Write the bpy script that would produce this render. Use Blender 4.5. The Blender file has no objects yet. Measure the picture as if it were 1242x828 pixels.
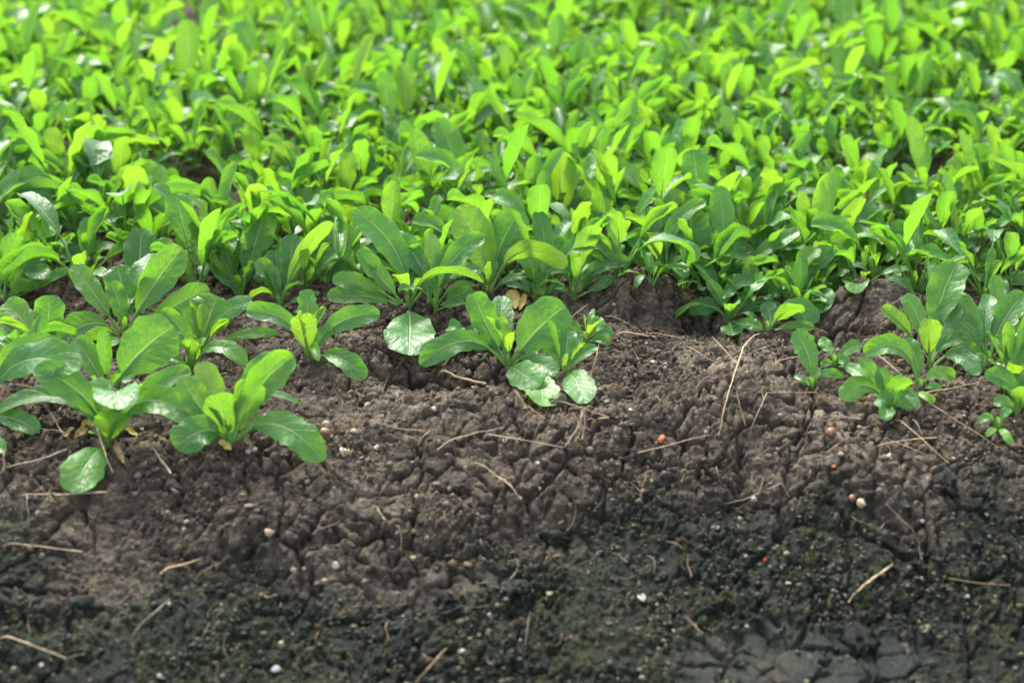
import bpy, math, random
import numpy as np
from mathutils import Vector, Matrix, Euler

random.seed(7)
rng = np.random.default_rng(11)
sc = bpy.context.scene
COL = sc.collection

# ------------------------------------------------------------------ camera, sky, sun, exposure
CAM_H, PITCH, FPX = 0.50, math.radians(25.0), 1725.0        # focal length in photo pixels (1242 wide)
cam_d = bpy.data.cameras.new('camera')
cam = bpy.data.objects.new('camera', cam_d)
COL.objects.link(cam)
cam_d.sensor_width = 36.0
cam_d.lens = 36.0 * FPX / 1242.0
cam_d.clip_start, cam_d.clip_end = 0.01, 500.0
cam.location = (0, 0, CAM_H)
cam.rotation_euler = (math.pi / 2 - PITCH, 0, 0)
cam_d.dof.use_dof = True
cam_d.dof.focus_distance = 1.17
cam_d.dof.aperture_fstop = 4.7
sc.camera = cam

SUN_EL, SUN_AZ = math.radians(46), math.radians(-20)         # behind the bed, a little to the left
w = bpy.data.worlds.new('World')
sc.world = w
w.use_nodes = True
wn, wl = w.node_tree.nodes, w.node_tree.links
bg = wn['Background']
sky = wn.new('ShaderNodeTexSky')
sky.sky_type = 'NISHITA'
sky.sun_disc = False
sky.sun_elevation = SUN_EL
sky.sun_rotation = SUN_AZ
sky.air_density, sky.dust_density, sky.ozone_density = 1.0, 4.0, 1.0
hs = wn.new('ShaderNodeHueSaturation'); hs.inputs['Saturation'].default_value = 0.42     # bright hazy sky
wl.new(sky.outputs[0], hs.inputs['Color']); wl.new(hs.outputs[0], bg.inputs[0])
bg.inputs[1].default_value = 0.15
sd = bpy.data.lights.new('sun', 'SUN')
sd.energy, sd.angle, sd.color = 1.5, math.radians(16), (1.0, 0.94, 0.80)
sun = bpy.data.objects.new('sun', sd)
COL.objects.link(sun)
sdir = Vector((math.sin(SUN_AZ) * math.cos(SUN_EL), math.cos(SUN_AZ) * math.cos(SUN_EL), math.sin(SUN_EL)))
sun.rotation_euler = sdir.to_track_quat('Z', 'Y').to_euler()
sc.view_settings.view_transform = 'Standard'
sc.view_settings.look = 'None'
sc.view_settings.gamma = 1.0
sc.view_settings.exposure = 2.0
sc.cycles.max_bounces = 8
sc.cycles.transmission_bounces = 6
sc.cycles.use_denoising = True

# ------------------------------------------------------------------ noise in numpy
def hsh(ix, iy, s):
    h = (ix.astype(np.int64) * 374761393 + iy.astype(np.int64) * 668265263 + s * 974711) & 0xFFFFFFFF
    h = ((h ^ (h >> 13)) * 1274126177) & 0xFFFFFFFF
    h = ((h ^ (h >> 16)) * 2246822519) & 0xFFFFFFFF
    return ((h ^ (h >> 15)) & 0xFFFFFF) / float(0x1000000)

def vnoise(x, y, s, seed):
    px, py = x / s, y / s
    ix, iy = np.floor(px), np.floor(py)
    fx, fy = px - ix, py - iy
    fx = fx * fx * fx * (fx * (fx * 6 - 15) + 10); fy = fy * fy * fy * (fy * (fy * 6 - 15) + 10)
    a, b = hsh(ix, iy, seed), hsh(ix + 1, iy, seed)
    c, d = hsh(ix, iy + 1, seed), hsh(ix + 1, iy + 1, seed)
    return (a + (b - a) * fx) * (1 - fy) + (c + (d - c) * fx) * fy - 0.5

def fbm(x, y, s, seed, o=4):
    r, a = 0, 1.0
    for i in range(o):
        r = r + a * vnoise(x, y, s, seed + i * 17)
        a *= 0.5; s *= 0.5
    return r

def worley(x, y, s, seed):
    px, py = x / s, y / s
    ix, iy = np.floor(px), np.floor(py)
    f1 = np.full(px.shape, 9.0); f2 = np.full(px.shape, 9.0); idv = np.zeros(px.shape)
    for dx in (-1, 0, 1):
        for dy in (-1, 0, 1):
            cx, cy = ix + dx, iy + dy
            qx = cx + hsh(cx, cy, seed); qy = cy + hsh(cx, cy, seed + 5)
            d = np.hypot(qx - px, qy - py)
            near = d < f1
            f2 = np.where(near, f1, np.minimum(f2, d))
            idv = np.where(near, hsh(cx, cy, seed + 9), idv)
            f1 = np.where(near, d, f1)
    return f1, f2, idv

def sstep(a, b, v):
    t = np.clip((v - a) / (b - a), 0, 1)
    return t * t * (3 - 2 * t)

# ------------------------------------------------------------------ the lie of the land
MOUNDS = []          # (x, y, radius x, radius y, height) filled once pixels can be turned into points

def h_macro(x, y):
    x = np.asarray(x, float); y = np.asarray(y, float)
    edge = 0.905 + 0.022 * np.sin(x * 5.2 + 0.6) + 0.03 * vnoise(x, y * 0 + 3.3, 0.17, 3)
    s = edge - y
    k = 0.022
    sp = k * np.logaddexp(0, np.clip(s / k, -60, 60))
    z = -0.50 * sp
    fl = -0.088
    z = fl + 0.018 * np.logaddexp(0, np.clip((z - fl) / 0.018, -60, 60)) - 0.0
    z = z + 0.016 * vnoise(x, y, 0.16, 21) + 0.012 * vnoise(x, y, 0.075, 22)
    for (mx, my, rx, ry, hh) in MOUNDS:
        z = z + hh * np.exp(-(((x - mx) / rx) ** 2 + ((y - my) / ry) ** 2))
    return z

def damp_of(x, y):
    s = 0.905 + 0.022 * np.sin(x * 5.2 + 0.6) - y
    n = fbm(x, y, 0.09, 40, 4)
    return sstep(0.008, 0.115, s + 0.085 * n)

SLABS = []           # smooth wet clay at the foot of the bank: (x, y, radius x, radius y)
def slab_of(x, y):
    m = np.zeros(np.shape(x))
    for (cx, cy, rx, ry) in SLABS:
        m = np.maximum(m, np.exp(-(((x - cx) / rx) ** 2 + ((y - cy) / ry) ** 2) ** 2))
    return sstep(.25, .6, m + .5 * fbm(x, y, .03, 601, 3)) if SLABS else m

def h_full(x, y, want_id=False):
    x = np.asarray(x, float); y = np.asarray(y, float)
    z = h_macro(x, y)
    slab = slab_of(x, y)
    rough = 1 - .85 * slab
    wx = x + 0.012 * fbm(x, y, 0.03, 50, 4); wy = y + 0.012 * fbm(x, y, 0.03, 60, 4)
    damp = damp_of(x, y)
    f1, f2, cid = worley(wx, wy, 0.058, 70)
    e = (f2 - f1) * 0.5 * 0.058
    m1 = sstep(-0.18, 0.12, fbm(x, y, 0.11, 71, 2)) * (1 - 0.5 * damp)
    ang = hsh(np.floor(cid * 9973), np.floor(cid * 7919), 5) * 6.28
    z = z - 0.0070 * m1 * np.exp(-(e / 0.0012) ** 2) - 0.0010 * m1 * np.exp(-e / 0.003)
    z = z + 0.0025 * (cid - 0.5) * m1 * sstep(0, 0.006, e)
    crust = sstep(-.22, .06, fbm(x + 3.1, y, 0.10, 171, 3)) * (1 - .75 * damp)
    wx2 = wx + 0.0030 * vnoise(x, y, 0.009, 9) + 0.0016 * vnoise(x, y, 0.004, 12); wy2 = wy + 0.0030 * vnoise(x, y, 0.009, 19) + 0.0016 * vnoise(x, y, 0.004, 13)
    f1, f2, cid = worley(wx2, wy2, 0.021, 80)
    e = (f2 - f1) * 0.5 * 0.021
    m2 = sstep(-0.22, 0.1, fbm(x, y, 0.06, 81, 2)) * (1 - .6 * damp)
    z = z - 0.0058 * np.maximum(m2, crust * 1.15) * np.exp(-(e / 0.00115) ** 2) + 0.0024 * (cid - 0.5) * m2 * sstep(0, 0.003, e)
    lump = sstep(-0.15, 0.2, fbm(x, y, 0.07, 90, 3))
    f1, f2, cid = worley(wx2, wy2, 0.0125, 91)
    z = z + 0.0038 * lump * (1 - .5 * m2) * (1 - .88 * crust) * rough * sstep(0, .42, f2 - f1) * (0.15 + cid)
    f1, f2, cid = worley(wx2, wy2, 0.0064, 95)
    z = z + 0.0030 * rough * (1 - .35 * m2) * (1 - .7 * crust) * (0.45 + 0.55 * lump) * sstep(0, .5, f2 - f1) * (0.1 + cid * 1.1)
    f1, f2, cid = worley(x + .0015 * vnoise(x, y, .003, 14), y + .0015 * vnoise(x, y, .003, 15), 0.0038, 99)
    z = z + 0.0026 * (1 - .3 * m2) * (1 - .5 * crust) * (rough + .1) * sstep(0, .55, f2 - f1) * (0.1 + cid * cid * 1.3)
    z = z + 0.0034 * rough * (1 - .4 * crust) * fbm(x, y, 0.016, 33, 4)
    f1, f2, c3 = worley(wx2, wy2, 0.034, 222)
    e = (f2 - f1) * 0.5 * 0.034
    z = z - 0.005 * slab * np.exp(-(e / 0.0013) ** 2) + .0025 * slab * (c3 - .5)
    f1, f2, c3 = worley(wx2, wy2, 0.0105, 223)
    e = (f2 - f1) * 0.5 * 0.0105
    z = z - 0.0026 * crust * np.exp(-(e / 0.0008) ** 2) * sstep(.2, .5, hsh(np.floor(c3 * 997), np.floor(c3 * 77), 3))
    return (z, cid) if want_id else z

# ------------------------------------------------------------------ photo pixel -> point in the place
FWD = np.array((0, math.cos(PITCH), -math.sin(PITCH)))
UPC = np.array((0, math.sin(PITCH), math.cos(PITCH)))
CAMP = np.array((0.0, 0.0, CAM_H))

def ray(px, py):
    return FWD + np.array((1.0, 0, 0)) * ((px - 621) / FPX) + UPC * ((414 - py) / FPX)

_D = np.linspace(0.55, 7.0, 6000)
def hit(px, py, full=False):
    """first point of the ground seen at a photo pixel, and its depth"""
    r = ray(px, py)
    P = CAMP[None] + _D[:, None] * r[None]
    f = h_full if full else h_macro
    if full:
        d0 = hit(px, py)[1]
        D = np.linspace(d0 - 0.06, d0 + 0.06, 400)
        P = CAMP[None] + D[:, None] * r[None]
    else:
        D = _D
    below = P[:, 2] < f(P[:, 0], P[:, 1])
    i = int(np.argmax(below)) if below.any() else len(D) // 2
    return P[i], D[i]

def at_depth(px, py, d, lift=0.012):
    """point on the pixel's ray at depth d, kept just above the ground"""
    g, dg = hit(px, py)
    d = min(d, dg - lift)
    return CAMP + d * ray(px, py)

# mounds and hollows that the photo shows
for (px, py, rx, ry, hh) in ((776, 372, .030, .028, .034), (850, 392, .035, .018, -.012), (1055, 366, .034, .022, .022),
                             (1015, 408, .030, .018, -.022), (560, 462, .05, .015, -.014), (545, 498, .045, .028, .012),
                             (170, 520, .06, .02, -.012), (700, 525, .05, .03, .010), (1150, 440, .05, .02, -.012),
                             (1050, 600, .05, .03, .016), (470, 430, .04, .02, .010), (640, 640, .07, .02, -.010),
                             (300, 640, .05, .02, .012), (520, 650, .05, .02, .012)):
    p, _ = hit(px, py)
    MOUNDS.append((p[0], p[1], rx, ry, hh))
for (px, py, rx, ry) in ((970, 800, .085, .030), (560, 705, .05, .008)):
    p, _ = hit(px, py)
    SLABS.append((p[0], p[1], rx, ry))

# ------------------------------------------------------------------ materials
def new_mat(name):
    m = bpy.data.materials.new(name)
    m.use_nodes = True
    nt = m.node_tree
    return m, nt, nt.nodes, nt.links, nt.nodes['Principled BSDF']

def ramp(nodes, stops, interp='LINEAR'):
    r = nodes.new('ShaderNodeValToRGB')
    r.color_ramp.interpolation = interp
    while len(r.color_ramp.elements) < len(stops):
        r.color_ramp.elements.new(0.5)
    for e, (p, c) in zip(r.color_ramp.elements, stops):
        e.position = p; e.color = (*c, 1) if len(c) == 3 else c
    return r

def mth(nodes, links, op, a, b=None, clamp=False):
    n = nodes.new('ShaderNodeMath'); n.operation = op; n.use_clamp = clamp
    for i, v in enumerate((a, b)):
        if v is None: continue
        if isinstance(v, (int, float)): n.inputs[i].default_value = v
        else: links.new(v, n.inputs[i])
    return n.outputs[0]

def mix(nodes, links, f, a, b, mode='MIX'):
    n = nodes.new('ShaderNodeMix'); n.data_type = 'RGBA'; n.blend_type = mode
    for s, v in ((n.inputs['Factor'], f), (n.inputs[6], a), (n.inputs[7], b)):
        if isinstance(v, (int, float)): s.default_value = v
        elif isinstance(v, tuple): s.default_value = (*v, 1)
        else: links.new(v, s)
    return n.outputs[2]

def smooth(nodes, links, v, a, b):
    n = nodes.new('ShaderNodeMapRange'); n.interpolation_type = 'SMOOTHSTEP'
    links.new(v, n.inputs[0]); n.inputs[1].default_value = a; n.inputs[2].default_value = b
    n.inputs[3].default_value = 0; n.inputs[4].default_value = 1
    return n.outputs[0]

def tex_noise(nodes, links, co, scale, detail=4, rough=0.55):
    n = nodes.new('ShaderNodeTexNoise')
    n.inputs['Scale'].default_value = scale; n.inputs['Detail'].default_value = detail; n.inputs['Roughness'].default_value = rough
    links.new(co, n.inputs['Vector'])
    return n.outputs['Fac']

def soil_material():
    m, nt, N, L, P = new_mat('soil')
    co = N.new('ShaderNodeNewGeometry').outputs['Position']
    damp = N.new('ShaderNodeAttribute'); damp.attribute_name = 'damp'
    dv = damp.outputs['Fac']
    n1 = tex_noise(N, L, co, 14, 5); n2 = tex_noise(N, L, co, 70, 5, .6); n3 = mth(N, L, 'ADD', mth(N, L, 'MULTIPLY', tex_noise(N, L, co, 520, 5, .75), .6), mth(N, L, 'MULTIPLY', tex_noise(N, L, co, 1500, 3, .7), .4))
    dry = ramp(N, ((0.33, (.027, .0215, .0155)), (0.5, (.082, .068, .051)), (0.67, (.215, .185, .145))))
    L.new(mth(N, L, 'ADD', mth(N, L, 'MULTIPLY', n1, .45), mth(N, L, 'MULTIPLY', n2, .55)), dry.inputs[0])
    wet = ramp(N, ((0.36, (.003, .006, .007)), (0.5, (.010, .0175, .0165)), (0.62, (.030, .038, .017)), (0.75, (.085, .072, .040))))
    L.new(mth(N, L, 'ADD', mth(N, L, 'MULTIPLY', n1, .35), mth(N, L, 'MULTIPLY', n2, .65)), wet.inputs[0])
    alg = smooth(N, L, mth(N, L, 'ADD', mth(N, L, 'MULTIPLY', tex_noise(N, L, co, 45, 4, .6), .5), mth(N, L, 'MULTIPLY', tex_noise(N, L, co, 9, 2, .5), .5)), .46, .62)
    cr = N.new('ShaderNodeAttribute'); cr.attribute_name = 'crumb'
    crr = ramp(N, ((0, (.002, .004, .004)), (.34, (.005, .010, .009)), (.56, (.014, .022, .010)), (.70, (.034, .046, .014)), (.82, (.065, .055, .030)), (.94, (.15, .135, .085))), 'CONSTANT')
    L.new(cr.outputs['Fac'], crr.inputs[0])
    wetc = mix(N, L, .62, wet.outputs[0], crr.outputs[0])
    wetc = mix(N, L, mth(N, L, 'MULTIPLY', alg, .36), wetc, (.026, .044, .011))
    sl = N.new('ShaderNodeAttribute'); sl.attribute_name = 'slab'
    clay = ramp(N, ((.35, (.012, .019, .021)), (.54, (.032, .041, .036)), (.70, (.080, .070, .046)))); L.new(n1, clay.inputs[0])
    wetc = mix(N, L, mth(N, L, 'MULTIPLY', sl.outputs['Fac'], .85), wetc, clay.outputs[0])
    drc = ramp(N, ((0, (.45, .45, .45)), (.5, (1, 1, 1)), (1, (1.9, 1.82, 1.7)))); L.new(cr.outputs['Fac'], drc.inputs[0])
    dryc = mix(N, L, .75, dry.outputs[0], drc.outputs[0], 'MULTIPLY')
    c = mix(N, L, dv, dryc, wetc)
    grain = smooth(N, L, n3, .34, .66)
    c = mix(N, L, .8, c, mix(N, L, grain, (.28, .28, .28), (1.85, 1.76, 1.66)), 'MULTIPLY')
    # pale mineral grit
    v = N.new('ShaderNodeTexVoronoi'); v.inputs['Scale'].default_value = 170; L.new(co, v.inputs['Vector'])
    sel = mth(N, L, 'GREATER_THAN', N.new('ShaderNodeSeparateColor').outputs[0], .93)
    L.new(v.outputs['Color'], sel.node.inputs[0].links[0].from_node.inputs[0])
    spot = mth(N, L, 'MULTIPLY', sel, mth(N, L, 'LESS_THAN', v.outputs['Distance'], .22))
    c = mix(N, L, mth(N, L, 'MULTIPLY', spot, .45), c, (.30, .27, .21))
    L.new(c, P.inputs['Base Color'])
    r = N.new('ShaderNodeMapRange'); L.new(dv, r.inputs[0]); r.inputs[3].default_value = .92; r.inputs[4].default_value = .52
    L.new(mth(N, L, 'SUBTRACT', r.outputs[0], mth(N, L, 'MULTIPLY', mth(N, L, 'MULTIPLY', sl.outputs['Fac'], dv), .16)), P.inputs['Roughness'])
    sp_ = N.new('ShaderNodeMapRange'); L.new(dv, sp_.inputs[0]); sp_.inputs[3].default_value = .3; sp_.inputs[4].default_value = .2; L.new(sp_.outputs[0], P.inputs['Specular IOR Level'])
    b = N.new('ShaderNodeBump'); b.inputs['Strength'].default_value = 1.0; b.inputs['Distance'].default_value = .0040
    L.new(mth(N, L, 'ADD', n3, mth(N, L, 'MULTIPLY', n2, .8)), b.inputs['Height'])
    L.new(b.outputs[0], P.inputs['Normal'])
    return m

def grains_material(name, stops, rough=.85):
    m, nt, N, L, P = new_mat(name)
    g = N.new('ShaderNodeNewGeometry')
    r = ramp(N, stops, 'CONSTANT'); L.new(g.outputs['Random Per Island'], r.inputs[0])
    n = tex_noise(N, L, g.outputs['Position'], 600, 3)
    c = mix(N, L, .7, r.outputs[0], mix(N, L, n, (.4, .4, .4), (1.5, 1.5, 1.5)), 'MULTIPLY')
    L.new(c, P.inputs['Base Color']); P.inputs['Roughness'].default_value = rough
    P.inputs['Specular IOR Level'].default_value = .35
    return m

def speckled(name, c1, c2, scale=400, rough=.6, bump=.3, stripes=None):
    m, nt, N, L, P = new_mat(name)
    t = N.new('ShaderNodeTexCoord').outputs['Object']
    n = tex_noise(N, L, t, scale, 5, .6)
    r = ramp(N, ((.35, c1), (.65, c2))); L.new(n, r.inputs[0])
    L.new(r.outputs[0], P.inputs['Base Color'])
    P.inputs['Roughness'].default_value = rough
    b = N.new('ShaderNodeBump'); b.inputs['Strength'].default_value = bump; b.inputs['Distance'].default_value = .0006
    L.new(n, b.inputs['Height']); L.new(b.outputs[0], P.inputs['Normal'])
    return m

def straw_material():
    m, nt, N, L, P = new_mat('dry_straw')
    oi = N.new('ShaderNodeObjectInfo')
    r = ramp(N, ((0, (.17, .115, .065)), (.5, (.30, .235, .155)), (1, (.36, .265, .145)))); L.new(oi.outputs['Random'], r.inputs[0])
    co = N.new('ShaderNodeNewGeometry').outputs['Position']
    n = tex_noise(N, L, co, 260, 5, .65)
    c = mix(N, L, .85, r.outputs[0], mix(N, L, smooth(N, L, n, .3, .7), (.45, .42, .4), (1.35, 1.3, 1.25)), 'MULTIPLY')
    L.new(c, P.inputs['Base Color']); P.inputs['Roughness'].default_value = .6
    return m

def leaf_material(name='leaf', merged=False):
    m, nt, N, L, P = new_mat(name)
    out = N['Material Output']
    uv = N.new('ShaderNodeUVMap'); uv.uv_map = 'UVMap'
    sx = N.new('ShaderNodeSeparateXYZ'); L.new(uv.outputs[0], sx.inputs[0])
    u, v = sx.outputs[0], sx.outputs[1]
    g = N.new('ShaderNodeNewGeometry')
    oi = N.new('ShaderNodeObjectInfo')
    rnd = g.outputs['Random Per Island'] if merged else oi.outputs['Random']
    au = mth(N, L, 'ABSOLUTE', mth(N, L, 'SUBTRACT', mth(N, L, 'MULTIPLY', u, 2), 1))
    co = g.outputs['Position']
    wob = mth(N, L, 'MULTIPLY', mth(N, L, 'SUBTRACT', tex_noise(N, L, co, 90, 3), .5), .5)
    # midrib and lateral veins
    wd = mth(N, L, 'ADD', mth(N, L, 'MULTIPLY', mth(N, L, 'SUBTRACT', 1, v), .10), .018)
    mid = mth(N, L, 'SUBTRACT', 1, smooth(N, L, mth(N, L, 'DIVIDE', au, wd), .45, 1.25))
    s = mth(N, L, 'ADD', mth(N, L, 'SUBTRACT', mth(N, L, 'MULTIPLY', v, 7.5), mth(N, L, 'MULTIPLY', mth(N, L, 'POWER', au, .8), 1.9)), wob)
    s = mth(N, L, 'ADD', s, mth(N, L, 'MULTIPLY', mth(N, L, 'GREATER_THAN', u, .5), .45))
    tri = mth(N, L, 'ABSOLUTE', mth(N, L, 'SUBTRACT', mth(N, L, 'MULTIPLY', mth(N, L, 'FRACT', s), 2), 1))
    lat = mth(N, L, 'MULTIPLY', smooth(N, L, tri, .86, .98), mth(N, L, 'SUBTRACT', 1, mth(N, L, 'MULTIPLY', au, .75), True))
    vein = mth(N, L, 'MAXIMUM', mid, mth(N, L, 'MULTIPLY', lat, .55))
    # tone: object colour red = yellowness 0..1 (0.5 = plain)
    sep = N.new('ShaderNodeSeparateColor'); L.new(oi.outputs['Color'], sep.inputs[0])
    tone = mth(N, L, 'ADD', sep.outputs[0], mth(N, L, 'MULTIPLY', mth(N, L, 'SUBTRACT', rnd, .5), .30)) if not merged else \
        mth(N, L, 'ADD', mth(N, L, 'MULTIPLY', rnd, .42), .32)
    topc = ramp(N, ((0, (.022, .106, .025)), (.5, (.048, .192, .034)), (1, (.130, .295, .032)))); L.new(tone, topc.inputs[0])
    blot = tex_noise(N, L, co, 120, 5, .6)
    top = mix(N, L, .7, topc.outputs[0], mix(N, L, smooth(N, L, blot, .3, .72), (.66, .70, .8), (1.30, 1.24, 1.2)), 'MULTIPLY')
    top = mix(N, L, mth(N, L, 'MULTIPLY', vein, .8), top, (.30, .46, .22))
    und = ramp(N, ((0, (.060, .150, .048)), (.5, (.105, .235, .060)), (1, (.20, .34, .06)))); L.new(tone, und.inputs[0])
    undc = mix(N, L, mth(N, L, 'MULTIPLY', vein, .6), und.outputs[0], (.28, .42, .18))
    base = mix(N, L, g.outputs['Backfacing'], top, undc)
    # specks of mud and small brown spots
    vs = N.new('ShaderNodeTexVoronoi'); vs.inputs['Scale'].default_value = 260; L.new(co, vs.inputs['Vector'])
    sc3 = N.new('ShaderNodeSeparateColor'); L.new(vs.outputs['Color'], sc3.inputs[0])
    spk = mth(N, L, 'MULTIPLY', mth(N, L, 'GREATER_THAN', sc3.outputs[0], .965), mth(N, L, 'LESS_THAN', vs.outputs['Distance'], mth(N, L, 'MULTIPLY', sc3.outputs[1], .30)))
    base = mix(N, L, mth(N, L, 'MULTIPLY', spk, .75), base, (.075, .060, .030))
    # pale rim of the blade
    base = mix(N, L, mth(N, L, 'MULTIPLY', smooth(N, L, au, .955, 1.0), .35), base, (.26, .40, .16))
    L.new(base, P.inputs['Base Color'])
    P.inputs['Roughness'].default_value = .36
    L.new(mth(N, L, 'ADD', mth(N, L, 'MULTIPLY', g.outputs['Backfacing'], .14), mth(N, L, 'ADD', .30, mth(N, L, 'MULTIPLY', blot, .26))), P.inputs['Roughness'])
    P.inputs['Specular IOR Level'].default_value = .55
    # puckered surface between the veins
    pn = tex_noise(N, L, co, 210, 3, .5)
    hgt = mth(N, L, 'SUBTRACT', mth(N, L, 'MULTIPLY', pn, .9), mth(N, L, 'MULTIPLY', vein, 1.3))
    b = N.new('ShaderNodeBump'); b.inputs['Strength'].default_value = .65; b.inputs['Distance'].default_value = .0018
    L.new(hgt, b.inputs['Height']); L.new(b.outputs[0], P.inputs['Normal'])
    tr = N.new('ShaderNodeBsdfTranslucent')
    tc = ramp(N, ((0, (.07, .28, .014)), (.5, (.18, .43, .016)), (1, (.33, .55, .018)))); L.new(tone, tc.inputs[0])
    tcm = mix(N, L, mth(N, L, 'MULTIPLY', vein, .4), tc.outputs[0], (.40, .62, .12))
    L.new(tcm, tr.inputs[0]); L.new(b.outputs[0], tr.inputs['Normal'])
    ms = N.new('ShaderNodeMixShader'); ms.inputs[0].default_value = .43
    L.new(P.outputs[0], ms.inputs[1]); L.new(tr.outputs[0], ms.inputs[2])
    L.new(ms.outputs[0], out.inputs[0])
    return m

def stalk_material():
    m, nt, N, L, P = new_mat('leaf_stalk')
    out = N['Material Output']
    co = N.new('ShaderNodeNewGeometry').outputs['Position']
    r = ramp(N, ((.3, (.11, .25, .045)), (.7, (.22, .38, .10)))); L.new(tex_noise(N, L, co, 60, 3), r.inputs[0])
    L.new(r.outputs[0], P.inputs['Base Color'])
    P.inputs['Roughness'].default_value = .38
    tr = N.new('ShaderNodeBsdfTranslucent'); tr.inputs[0].default_value = (.22, .42, .06, 1)
    ms = N.new('ShaderNodeMixShader'); ms.inputs[0].default_value = .4
    L.new(P.outputs[0], ms.inputs[1]); L.new(tr.outputs[0], ms.inputs[2]); L.new(ms.outputs[0], out.inputs[0])
    return m

SOIL = soil_material()
LEAF = leaf_material()
LEAFM = leaf_material('leaf_mass', True)
STALK = stalk_material()
STRAW = straw_material()
DEAD = speckled('dead_leaf', (.16, .10, .05), (.40, .28, .15), 300, .75, .5)
YELLOW = speckled('yellow_leaf', (.22, .19, .045), (.36, .28, .06), 200, .6, .4)
TWIG = speckled('dry_twig', (.13, .085, .05), (.34, .24, .14), 420, .8, .6)
SHELL_PALE = speckled('pale_shell', (.26, .19, .11), (.52, .43, .31), 260, .35, .15)
SHELL_BROWN = speckled('brown_shell', (.085, .036, .018), (.24, .12, .06), 260, .32, .15)
STONE_W = speckled('white_stone', (.13, .112, .085), (.34, .305, .25), 320, .6, .3)
STONE_T = speckled('tan_stone', (.20, .16, .10), (.42, .34, .22), 320, .75, .4)
STONE_G = speckled('grey_stone', (.14, .15, .15), (.32, .34, .34), 320, .6, .3)
BRICK = speckled('orange_brick', (.24, .055, .020), (.44, .13, .05), 380, .85, .5)
REDM = speckled('red_scrap', (.28, .008, .012), (.42, .02, .02), 300, .5, .2)
DRYG = grains_material('dry_grains', ((0, (.028, .021, .014)), (.3, (.056, .042, .028)), (.6, (.090, .070, .046)), (.85, (.15, .12, .082)), (.985, (.26, .23, .17))))
WETG = grains_material('damp_grains', ((0, (.005, .008, .007)), (.36, (.012, .017, .013)), (.60, (.026, .034, .016)), (.74, (.046, .058, .022)), (.86, (.080, .074, .044)), (.95, (.13, .12, .075)), (.993, (.27, .25, .20))), .6)

# ------------------------------------------------------------------ mesh helpers
def mesh_np(name, V, F, mats, smooth_=True, uv=None, mi=None):
    """V (n,3), F (m,4) or (m,3) int arrays"""
    me = bpy.data.meshes.new(name)
    V = np.asarray(V, np.float32); F = np.asarray(F, np.int32)
    n = F.shape[1]
    me.vertices.add(len(V)); me.vertices.foreach_set('co', V.ravel())
    me.loops.add(F.size); me.loops.foreach_set('vertex_index', F.ravel())
    me.polygons.add(len(F)); me.polygons.foreach_set('loop_start', np.arange(0, F.size, n, dtype=np.int32))
    if smooth_: me.polygons.foreach_set('use_smooth', np.ones(len(F), bool))
    if mi is not None: me.polygons.foreach_set('material_index', np.asarray(mi, np.int32))
    for m in (mats if isinstance(mats, (list, tuple)) else [mats]): me.materials.append(m)
    if uv is not None:
        l = me.uv_layers.new(name='UVMap')
        l.data.foreach_set('uv', np.asarray(uv, np.float32)[F.ravel()].ravel())
    me.update(calc_edges=True)
    return me

def link(name, me, parent=None, loc=None, rot=None, label=None, cat=None, group=None, kind=None):
    o = bpy.data.objects.new(name, me); COL.objects.link(o)
    if parent is not None: o.parent = parent
    if loc is not None: o.location = loc
    if rot is not None: o.rotation_euler = rot
    if label: o['label'] = label
    if cat: o['category'] = cat
    if group: o['group'] = group
    if kind: o['kind'] = kind
    return o

def quads(nr, nc, off=0, closed=False):
    i = np.arange(nr - 1)[:, None]; j = np.arange(nc if closed else nc - 1)[None]
    a = i * nc + j; b = i * nc + (j + 1) % nc
    return np.stack([a, b, b + nc, a + nc], -1).reshape(-1, 4) + off

def nrm(v):
    return v / np.maximum(np.linalg.norm(v, axis=-1, keepdims=True), 1e-9)

# ------------------------------------------------------------------ leaves
def blade(T_pts, Nrm, hw, nu, cup, wave, wk, ph, uvv=None, notch=0.0, rs=0):
    """blade surface along a spine: points (n,3), adaxial normals (n,3), half widths (n)"""
    n = len(T_pts)
    T = nrm(np.gradient(T_pts, axis=0))
    Nn = nrm(Nrm - T * (Nrm * T).sum(1, keepdims=True))
    S = np.cross(T, Nn)
    v = np.linspace(0, 1, n) if uvv is None else uvv
    r = np.random.default_rng(rs)
    us = np.sin(np.linspace(-1, 1, nu) * math.pi / 2)
    us = 0.5 * us + 0.5 * np.linspace(-1, 1, nu)
    P = np.zeros((n, nu, 3)); UV = np.zeros((n, nu, 2))
    lat = 7.5
    for j, u in enumerate(us):
        a = abs(u)
        side = 0 if u < 0 else 1.7
        env = np.sin(np.clip(v * 1.15, 0, 1) * math.pi / 2)
        wv = wave * np.sin(wk * v * 6.28 + ph + side) * a ** 2 * env
        mg = 1 + (0.05 * np.sin(v * 23 + ph * 3 + side * 2) + notch * np.sin(v * 41 + ph)) * (a > .9)
        puck = 0.11 * np.abs(np.sin(math.pi * (v * lat - 1.9 * a ** .8 + (0.45 if u > 0 else 0)))) * np.sin(math.pi * min(a, 1)) 
        ang = cup * a
        off = S * (hw * u * np.cos(ang) * mg)[:, None] + Nn * (hw * (a * math.sin(ang) + wv + puck))[:, None]
        P[:, j] = T_pts + off
        UV[:, j, 0] = (u + 1) / 2; UV[:, j, 1] = v
    return P.reshape(-1, 3), UV.reshape(-1, 2), quads(n, nu)

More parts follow.
